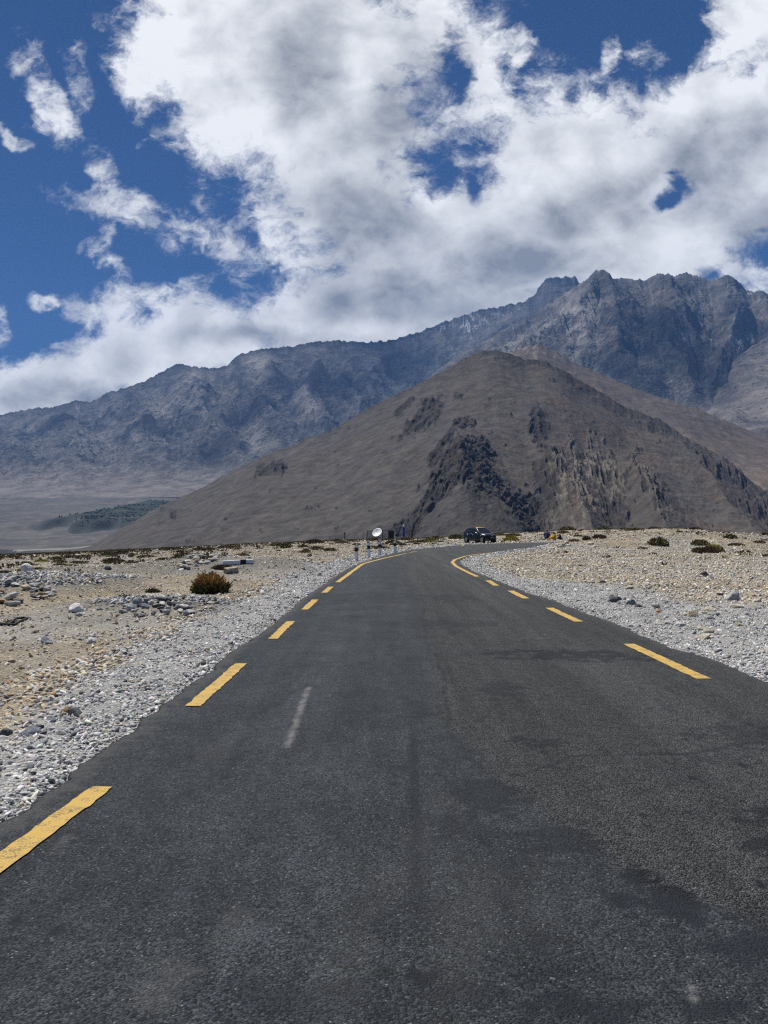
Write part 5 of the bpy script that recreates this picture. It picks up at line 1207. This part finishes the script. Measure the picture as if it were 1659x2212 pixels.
def person_kneel():
    q = at(1181.5, 1166.2); t = thing('person', 'person in a dark blue jacket squatting with back to the road', 'person', q, R(-12), 'people sitting together beyond the road')
    k = 1.02; P = lambda x, y, z: V3((x * k, y * k, z * k))
    hips = P(0, -.10, .27); chest = P(0, .02, .60); neck = P(0, .10, .76); head = P(0, .16, .885)
    body = [(hips + P(-.08, 0, 0), hips + P(.08, 0, 0), .135, .135), (hips, chest, .145, .155), (chest + P(-.11, 0, .05), chest + P(.11, 0, .05), .10, .10), (chest, neck, .11, .055), (neck, head, .052, .055)]
    body += face(head, (0.1, 1, -.25), .092 * k)
    for s in (-1, 1):
        hip = hips + P(s * .09, 0, 0); kn = P(s * .24, .30, .44); an = P(s * .17, .02, .08); toe = P(s * .22, .20, .035)
        sh = chest + P(s * .185, .02, .07); el = P(s * .30, .22, .50); wr = P(s * .12, .42, .46)
        body += [(hip, kn, .095, .065), (kn, an, .062, .042), (an, toe, .042, .034), (sh, el, .058, .045), (el, wr, .042, .030)] + hand(wr, (-s * .5, .7, -.2), (-s * .7, -.4, -.3))
    solid('body', body, .011, M_SKIN, t, 4)
    jk = [(hips + P(0, .0, .02), chest, .185, .195), (hips + P(-.06, -.02, .0), hips + P(.06, -.02, 0), .165, .165), (chest + P(-.13, 0, .06), chest + P(.13, 0, .06), .125, .125), (chest + P(0, .02, .1), neck + P(0, -.02, -.015), .13, .09)]
    for s in (-1, 1):
        sh = chest + P(s * .185, .02, .07); el = P(s * .30, .22, .50); wr = P(s * .15, .385, .465); jk += [(sh, el, .088, .070), (el, wr, .066, .050)]
    solid('jacket', jk, .016, material('navy_jacket', vary((.022, .035, .115), .3, 5.), .7, .3, lambda t_, co: t_.noise(co, 9., 4, .6), .5, .05), t)
    solid('hood', [(neck + P(-.06, -.06, -.01), neck + P(.06, -.06, -.01), .055, .055), (neck + P(0, -.09, -.03), neck + P(0, -.05, .03), .06, .05)], .014, material('pale_blue_lining', vary((.16, .19, .32), .2, 6.), .75), t)
    tr = []
    for s in (-1, 1):
        hip = hips + P(s * .09, 0, -.02); kn = P(s * .24, .30, .44); an = P(s * .175, .03, .12); tr += [(hip, kn, .108, .078), (kn, an, .076, .058)]
    solid('trousers', tr, .014, material('dark_trousers', vary((.02, .02, .022), .3, 6.), .8), t)
    for s in (-1, 1): solid('shoe', [(P(s * .17, .0, .05), P(s * .22, .21, .04), .05, .042)], .012, M_BLACK, t)
    hr = solid('hair', [(head + P(0, -.02, .025), head + P(0, .0, .03), .101 * k, .098 * k), (head + P(0, -.06, -.02), head + P(0, -.05, -.06), .07, .055)], .011, M_HAIR, t); eyes(head, (.1, 1, -.25), t)
    b = thing('bag', 'small white cloth bag on the ground left of the squatting person', 'bag', at(1168.5, 1166.0)); solid('pouch', [(V3((0, 0, .12)), V3((.02, 0, .24)), .125, .11), (V3((.02, 0, .28)), V3((.02, 0, .36)), .07, .05)], .014, material('white_cloth', vary((.62, .60, .54), .12, 6.), .85), b); solid('grip', [(V3((-.03, 0, .38)), V3((.02, 0, .43)), .014, .014), (V3((.02, 0, .43)), V3((.07, 0, .38)), .014, .014)], .008, M_TYRE2, b)
M_TYRE2 = material('green_cord', vary((.06, .09, .04), .3, 6.), .8)
def person_sit():
    q = at(1195.5, 1166.4); t = thing('person', 'long haired person in a yellow coat sitting on the ground', 'person', q, R(8), 'people sitting together beyond the road')
    P = lambda x, y, z: V3((x, y, z)) * 1.03
    hips = P(.10, 0, .13); chest = P(.06, 0, .44); neck = P(.03, 0, .60); head = P(.01, 0, .715); f = (-1, -.25, -.1)
    body = [(hips + P(0, -.08, 0), hips + P(0, .08, 0), .13, .13), (hips, chest, .125, .13), (chest + P(0, -.10, .05), chest + P(0, .10, .05), .085, .085), (chest, neck, .09, .048), (neck, head, .047, .05)] + face(head, f, .085)
    cl = [(hips + P(0, -.08, 0), hips + P(0, .08, 0), .165, .165), (hips, chest, .175, .15), (chest + P(0, -.11, .05), chest + P(0, .11, .05), .105, .105), (chest + P(0, 0, .06), neck + P(0, 0, -.02), .12, .075)]
    for s in (-1, 1):
        hip = hips + P(-.02, s * .09, -.01); kn = P(-.28, s * .17, .24); an = P(-.44, s * .10, .07); toe = P(-.56, s * .11, .06); sh = chest + P(0, s * .165, .06); el = P(-.12, s * .24, .30); wr = P(-.30, s * .12, .32)
        body += [(hip, kn, .085, .06), (kn, an, .056, .038), (an, toe, .036, .032), (sh, el, .05, .04), (el, wr, .038, .027)] + hand(wr, (-.8, -s * .3, -.1), (0, -s * .6, -.6), .95)
        cl += [(hip, kn, .115, .095), (kn, P(-.38, s * .12, .14), .095, .085), (sh, el, .078, .066), (el, P(-.26, s * .14, .318), .062, .052)]
    solid('body', body, .011, M_SKIN, t, 4)
    solid('coat', cl, .016, material('yellow_coat', vary((.62, .36, .018), .22, 5.), .75, .3, lambda t_, co: t_.noise(co, 8., 4, .6), .6, .06), t)
    for s in (-1, 1): solid('shoe', [(P(-.44, s * .10, .055), P(-.57, s * .11, .06), .052, .046)], .012, material('pale_shoe', vary((.52, .38, .26), .15, 6.), .8), t)
    solid('hair', [(head + P(.02, 0, .03), head + P(.03, 0, .02), .096, .095), (head + P(.06, 0, -.02), head + P(.16, 0, -.20), .085, .07), (head + P(.15, 0, -.18), head + P(.20, 0, -.34), .075, .045)], .012, M_HAIR, t); eyes(head, f, t)
def child_sit():
    q = at(1210, 1165.4); t = thing('person', 'child in a yellow cap and dark jacket sitting beside the yellow coat', 'person', q, R(5), 'people sitting together beyond the road')
    k = .80; P = lambda x, y, z: V3((x, y, z)) * k
    hips = P(.08, 0, .12); chest = P(.02, 0, .42); neck = P(-.04, 0, .55); head = P(-.09, 0, .665); f = (-1, -.1, -.5)
    body = [(hips + P(0, -.08, 0), hips + P(0, .08, 0), .12 * k, .12 * k), (hips, chest, .12 * k, .12 * k), (chest + P(0, -.09, .05), chest + P(0, .09, .05), .08 * k, .08 * k), (chest, neck, .085 * k, .045 * k), (neck, head, .045 * k, .05 * k)] + face(head, f, .086, .9)
    cl = [(hips + P(0, -.07, .0), hips + P(0, .07, 0), .15 * k, .15 * k), (hips, chest, .16 * k, .15 * k), (chest + P(0, -.1, .05), chest + P(0, .1, .05), .10 * k, .10 * k)]; tr = []
    for s in (-1, 1):
        hip = hips + P(0, s * .09, 0); kn = P(-.25, s * .18, .16); an = P(-.42, s * .06, .06); toe = P(-.52, s * .08, .05); sh = chest + P(0, s * .15, .05); el = P(-.18, s * .22, .28); wr = P(-.36, s * .12, .26)
        body += [(hip, kn, .08 * k, .058 * k), (kn, an, .054 * k, .036 * k), (an, toe, .036 * k, .03 * k), (sh, el, .05 * k, .04 * k), (el, wr, .036 * k, .027 * k)] + hand(wr, (-.8, -s * .3, -.1), (0, -s * .6, -.6), .75)
        cl += [(sh, el, .075 * k, .062 * k), (el, P(-.32, s * .14, .265), .058 * k, .05 * k)]; tr += [(hip, kn, .10 * k, .078 * k), (kn, an, .076 * k, .06 * k)]
    solid('body', body, .010, M_SKIN, t, 4); solid('jacket', cl, .014, material('black_jacket', vary((.016, .016, .018), .3, 6.), .8), t); solid('trousers', tr, .014, material('charcoal_trousers', vary((.03, .03, .03), .3, 6.), .8), t)
    solid('shawl', [(chest + P(.05, -.09, .10), chest + P(.05, .09, .10), .085 * k, .085 * k), (chest + P(.10, 0, .06), chest + P(.12, 0, .02), .08 * k, .07 * k)], .014, material('yellow_shawl', vary((.55, .42, .05), .2, 6.), .8), t)
    for s in (-1, 1): solid('shoe', [(P(-.42, s * .06, .05), P(-.53, s * .08, .045), .05 * k, .042 * k)], .012, M_BLACK, t)
    solid('cap', [(head + V3((.0, 0, .035)), head + V3((.015, 0, .03)), .096, .094), (head + V3((-.06, -.04, .03)), head + V3((-.06, .04, .03)), .03, .03), (head + V3((-.12, -.03, .02)), head + V3((-.12, .03, .02)), .02, .02)], .012, material('yellow_cap', vary((.66, .50, .07), .15, 6.), .75), t)
    solid('hair', [(head + V3((.05, 0, -.01)), head + V3((.06, 0, -.06)), .075, .06)], .012, M_HAIR, t); eyes(head, f, t, .9)
person_kneel(); person_sit(); child_sit()
# ------------------------------------------------------------------ sky, sun, air, camera
SUN_EL, SUN_AZ = R(64), R(-38)       # azimuth clockwise from +Y
sun_dir = Vector((math.sin(SUN_AZ) * math.cos(SUN_EL), math.cos(SUN_AZ) * math.cos(SUN_EL), math.sin(SUN_EL)))
def build_sky():
    w = bpy.data.worlds.new('World'); sc.world = w; w.use_nodes = True
    t = NT(w.node_tree); bg = w.node_tree.nodes['Background']
    sky = t.new('ShaderNodeTexSky', sky_type='NISHITA'); sky.sun_disc = False
    sky.sun_elevation = SUN_EL; sky.sun_rotation = SUN_AZ % (2 * math.pi)
    sky.altitude = 3600; sky.air_density = 1.0; sky.dust_density = .25; sky.ozone_density = 2.2
    d = t.new('ShaderNodeTexCoord').outputs['Generated']
    s = t.new('ShaderNodeSeparateXYZ'); t.put(s.inputs[0], d)
    yc = t.m('MAXIMUM', s.outputs[1], .08)
    cb = t.new('ShaderNodeCombineXYZ'); t.put(cb.inputs[0], t.m('DIVIDE', s.outputs[0], yc)); t.put(cb.inputs[1], t.m('DIVIDE', s.outputs[2], yc))
    uv0 = cb.outputs[0]
    wn = t.noise(uv0, 5.5, 5, .6, out='Color')
    uvw = t.v('ADD', uv0, t.v('SCALE', t.v('SUBTRACT', wn, (.5, .5, .5)), c=.10))
    # where the cloud banks stand in the sky: centre and half-axes as tangents, rotation
    def bl(px, py, rx, ry, rot=0): return ((px - PX0) / F, (HZ - py) / F, rx / F, ry / F, rot)
    banks = [bl(640, 60, 350, 200, 0), bl(640, 220, 290, 190, -15), bl(380, 130, 130, 130, -20), bl(760, 380, 270, 190, -20), bl(830, 560, 290, 150, 0), bl(950, 680, 330, 110, 0), bl(610, 690, 240, 70, -8), bl(420, 730, 230, 80, -5), bl(330, 690, 95, 70, 0), bl(110, 830, 190, 52, 0), bl(300, 780, 170, 60, 0), bl(-40, 850, 160, 60, 0),
             bl(1140, 510, 330, 150, 10), bl(1110, 320, 140, 130, 25), bl(1250, 330, 170, 170, 20), bl(1370, 420, 230, 190, 20), bl(1590, 250, 160, 190, 0), bl(1640, 60, 135, 180, 0), bl(1240, 470, 380, 150, 8), bl(880, 450, 160, 100, 0), bl(1540, 440, 190, 130, 0), bl(1330, 560, 200, 60, 0), bl(1560, 545, 160, 42, 0), bl(1780, 300, 220, 400, 0),
             bl(1035, 250, 62, 150, 8), bl(1085, 110, 66, 42, 35)]
    thin = [bl(60, 120, 40, 60, 25), bl(95, 215, 44, 95, 18), bl(160, 130, 46, 66, 15), bl(212, 350, 36, 66, 28), bl(250, 440, 110, 40, -20), bl(205, 520, 36, 36), bl(430, 500, 120, 58, -10), bl(30, 285, 40, 16, -20), bl(0, 725, 24, 40), bl(110, 668, 36, 22), bl(125, 765, 36, 18), bl(350, 40, 90, 60), bl(250, 600, 30, 60, 20), bl(480, 430, 60, 50), bl(1400, 120, 40, 40), bl(1330, 100, 20, 40), bl(1640, 640, 40, 40), bl(1620, 520, 60, 60), bl(300, 300, 26, 12)]
    holes = [bl(935, 340, 56, 46, 20), bl(1012, 385, 14, 26, 30), bl(1235, 10, 205, 95), bl(1120, 170, 30, 40, 30), bl(1395, 180, 16, 40, -5), bl(1438, 412, 24, 11, 30), bl(1462, 388, 17, 9, -40), bl(985, 160, 24, 90, 8), bl(1640, 555, 34, 30), bl(560, 605, 80, 44, 15), bl(455, 605, 90, 44, 8), bl(1030, 290, 40, 60), bl(240, 610, 90, 50), bl(510, 400, 70, 50, 30), bl(1330, 160, 60, 40), bl(330, 250, 40, 60, -20)]
    def field(lst, k, after=None):
        out = None; uv = uvw if after is None else t.v('MULTIPLY_ADD', after, (1e-7, 1e-7, 0.), uvw)
        for (u, v, a, b, rot) in lst:
            mp = t.new('ShaderNodeMapping', vector_type='TEXTURE'); t.put(mp.inputs[0], uv if out is None else t.v('MULTIPLY_ADD', out, (1e-7, 1e-7, 0.), uv))
            mp.inputs['Location'].default_value = (u, v, 0); mp.inputs['Rotation'].default_value = (0, 0, R(rot)); mp.inputs['Scale'].default_value = (a, b, 1)
            l = t.v('LENGTH', mp.outputs[0]); out = l if out is None else t.m('SMOOTH_MIN', out, l, k)
        return out
    L = field(banks, .35); T = field(thin, .15, L); H = field(holes, .15, T)
    # billows: several octaves, drawn out a little along the wind
    rot = t.new('ShaderNodeMapping'); t.put(rot.inputs[0], uv0); rot.inputs['Rotation'].default_value = (0, 0, R(-40)); rot.inputs['Scale'].default_value = (1.0, 1.3, 1.)
    q = rot.outputs[0]
    swirl = t.v('SUBTRACT', t.noise(q, 9., 5, .62, out='Color'), (.5, .5, .5))
    qw = t.v('ADD', q, t.v('SCALE', swirl, c=.11))
    nb = t.m('SUBTRACT', t.noise(q, 3.4, 2, .5), .5); nm = t.m('SUBTRACT', t.noise(q, 9., 4, .55), .5)
    nf = t.m('SUBTRACT', t.noise(qw, 19., 9, .66), .5)
    fil = t.m('SUBTRACT', t.m('ABSOLUTE', t.m('SUBTRACT', t.noise(qw, 15., 7, .6), .5)), .09)     # torn filaments
    body = t.m('MULTIPLY', t.m('SUBTRACT', 1.10, L), .95)
    th = t.m('MINIMUM', t.m('SUBTRACT', t.m('MULTIPLY', t.m('SUBTRACT', 1.0, T), .55), .06), .11)
    D = t.m('SMOOTH_MAX', body, th, .1)
    D = t.m('SMOOTH_MIN', D, t.m('MULTIPLY', t.m('SUBTRACT', H, .75), .26), .10)
    Dn = t.m('ADD', t.m('ADD', D, t.m('MULTIPLY', nb, .55)), t.m('ADD', t.m('MULTIPLY', nm, .80), t.m('MULTIPLY', nf, 1.05)))
    Dn = t.m('SUBTRACT', Dn, t.m('MULTIPLY', fil, 1.1))
    alpha = t.m('POWER', t.ramp(Dn, -.13, .36), 1.25)
    alpha = t.m('MULTIPLY', alpha, t.ramp(s.outputs[1], .05, .2))
    # light on the billows: bright where thin and where they face the sun, grey in the thick undersides
    def puff(vec): return t.m('ADD', t.noise(vec, 5.5, 4, .5, .2), t.m('MULTIPLY', t.noise(vec, 17., 4, .56, .3), .6))
    qs = t.v('ADD', q, t.v('SCALE', swirl, c=.045))
    lit = t.m('SUBTRACT', puff(qs), puff(t.v('ADD', qs, (-.014, .034, 0.))))
    grey = field([bl(880, 200, 170, 150), bl(660, 120, 130, 120), bl(900, 645, 280, 75), bl(720, 640, 110, 60), bl(1080, 560, 220, 70), bl(1540, 330, 190, 80, 20), bl(1280, 430, 180, 60, 20), bl(560, 735, 220, 26), bl(180, 855, 180, 26), bl(780, 480, 150, 60), bl(1640, 480, 100, 50), bl(1100, 640, 140, 50)], .4, H)
    bright = field([bl(790, 130, 60, 60), bl(330, 90, 70, 130), bl(500, 300, 60, 160, -30), bl(600, 560, 60, 110, -10), bl(1160, 430, 130, 50, 20), bl(300, 690, 60, 60), bl(1600, 130, 80, 120), bl(840, 700, 90, 26)], .4, grey)
    thick = t.m('ADD', t.m('MULTIPLY', t.ramp(Dn, .35, 1.5), .34), t.m('MULTIPLY', t.ramp(t.m('ADD', grey, t.m('ADD', t.m('MULTIPLY', nm, .5), t.m('MULTIPLY', nb, 1.6))), 1.6, .05), .80))
    sh = t.m('ADD', t.m('SUBTRACT', .86, t.m('MULTIPLY', thick, .78)), t.m('MULTIPLY', lit, 1.2))
    sh = t.m('ADD', sh, t.m('ADD', t.m('MULTIPLY', nb, .40), t.m('MULTIPLY', nm, .30)))
    sh = t.m('ADD', sh, t.m('MULTIPLY', t.ramp(bright, 1.5, .2), .22))
    cl = t.mix(t.ramp(sh, .0, 1.0, smooth=False), (.235, .25, .275), (.86, .87, .88))
    gain = t.v('SCALE', t.v('MULTIPLY', sky.outputs[0], (.19, .355, .545)), c=SKY_GAIN)
    c = t.mix(alpha, gain, t.v('SCALE', cl, c=CLOUD_GAIN))
    t.put(bg.inputs['Color'], c); bg.inputs['Strength'].default_value = .1
    w.cycles.sampling_method = 'MANUAL'; w.cycles.sample_map_resolution = 1024
SKY_GAIN = .84; CLOUD_GAIN = 9.9
build_sky()
ld = bpy.data.lights.new('sun', 'SUN'); ld.energy = 4.8; ld.angle = R(.53); ld.color = (1., .965, .90)
lo = bpy.data.objects.new('sun', ld); COL.objects.link(lo); lo.location = (-60, 60, 160)
lo.rotation_euler = sun_dir.to_track_quat('Z', 'Y').to_euler()

def haze():
    bm = bmesh.new(); add_box(bm, (0, 3670, 985), (15600, 7860, 2150))
    m = bpy.data.materials.new('air'); m.use_nodes = True; nt = m.node_tree; nt.nodes.clear()
    o = nt.nodes.new('ShaderNodeOutputMaterial'); v = nt.nodes.new('ShaderNodeVolumePrincipled')
    v.inputs['Color'].default_value = (.22, .47, 1., 1); v.inputs['Density'].default_value = 6.5e-5; v.inputs['Anisotropy'].default_value = .0
    nt.links.new(v.outputs[0], o.inputs['Volume'])
    tag(obj('haze', bm, m), 'thin blue air between the camera and the far range', 'haze', kind='stuff')
haze()

cd = bpy.data.cameras.new('camera'); cam = bpy.data.objects.new('camera', cd); COL.objects.link(cam)
cd.sensor_fit = 'HORIZONTAL'; cd.sensor_width = 36.; cd.lens = 36. * F / 1659.; cd.clip_start = .05; cd.clip_end = 60000
cam.location = (0, 0, CAMZ); cam.rotation_euler = (R(90) + PITCH, 0, 0)
sc.camera = cam
sc.view_settings.view_transform = 'Standard'; sc.view_settings.look = 'None'; sc.view_settings.exposure = .30; sc.view_settings.gamma = 1
sc.cycles.use_denoising = False; sc.cycles.max_bounces = 4; sc.cycles.diffuse_bounces = 2; sc.cycles.glossy_bounces = 2; sc.cycles.volume_bounces = 0; sc.cycles.sample_clamp_indirect = 4.
sc.cycles.use_adaptive_sampling = False; sc.cycles.pixel_filter_type = 'BLACKMAN_HARRIS'; sc.cycles.filter_width = 1.25
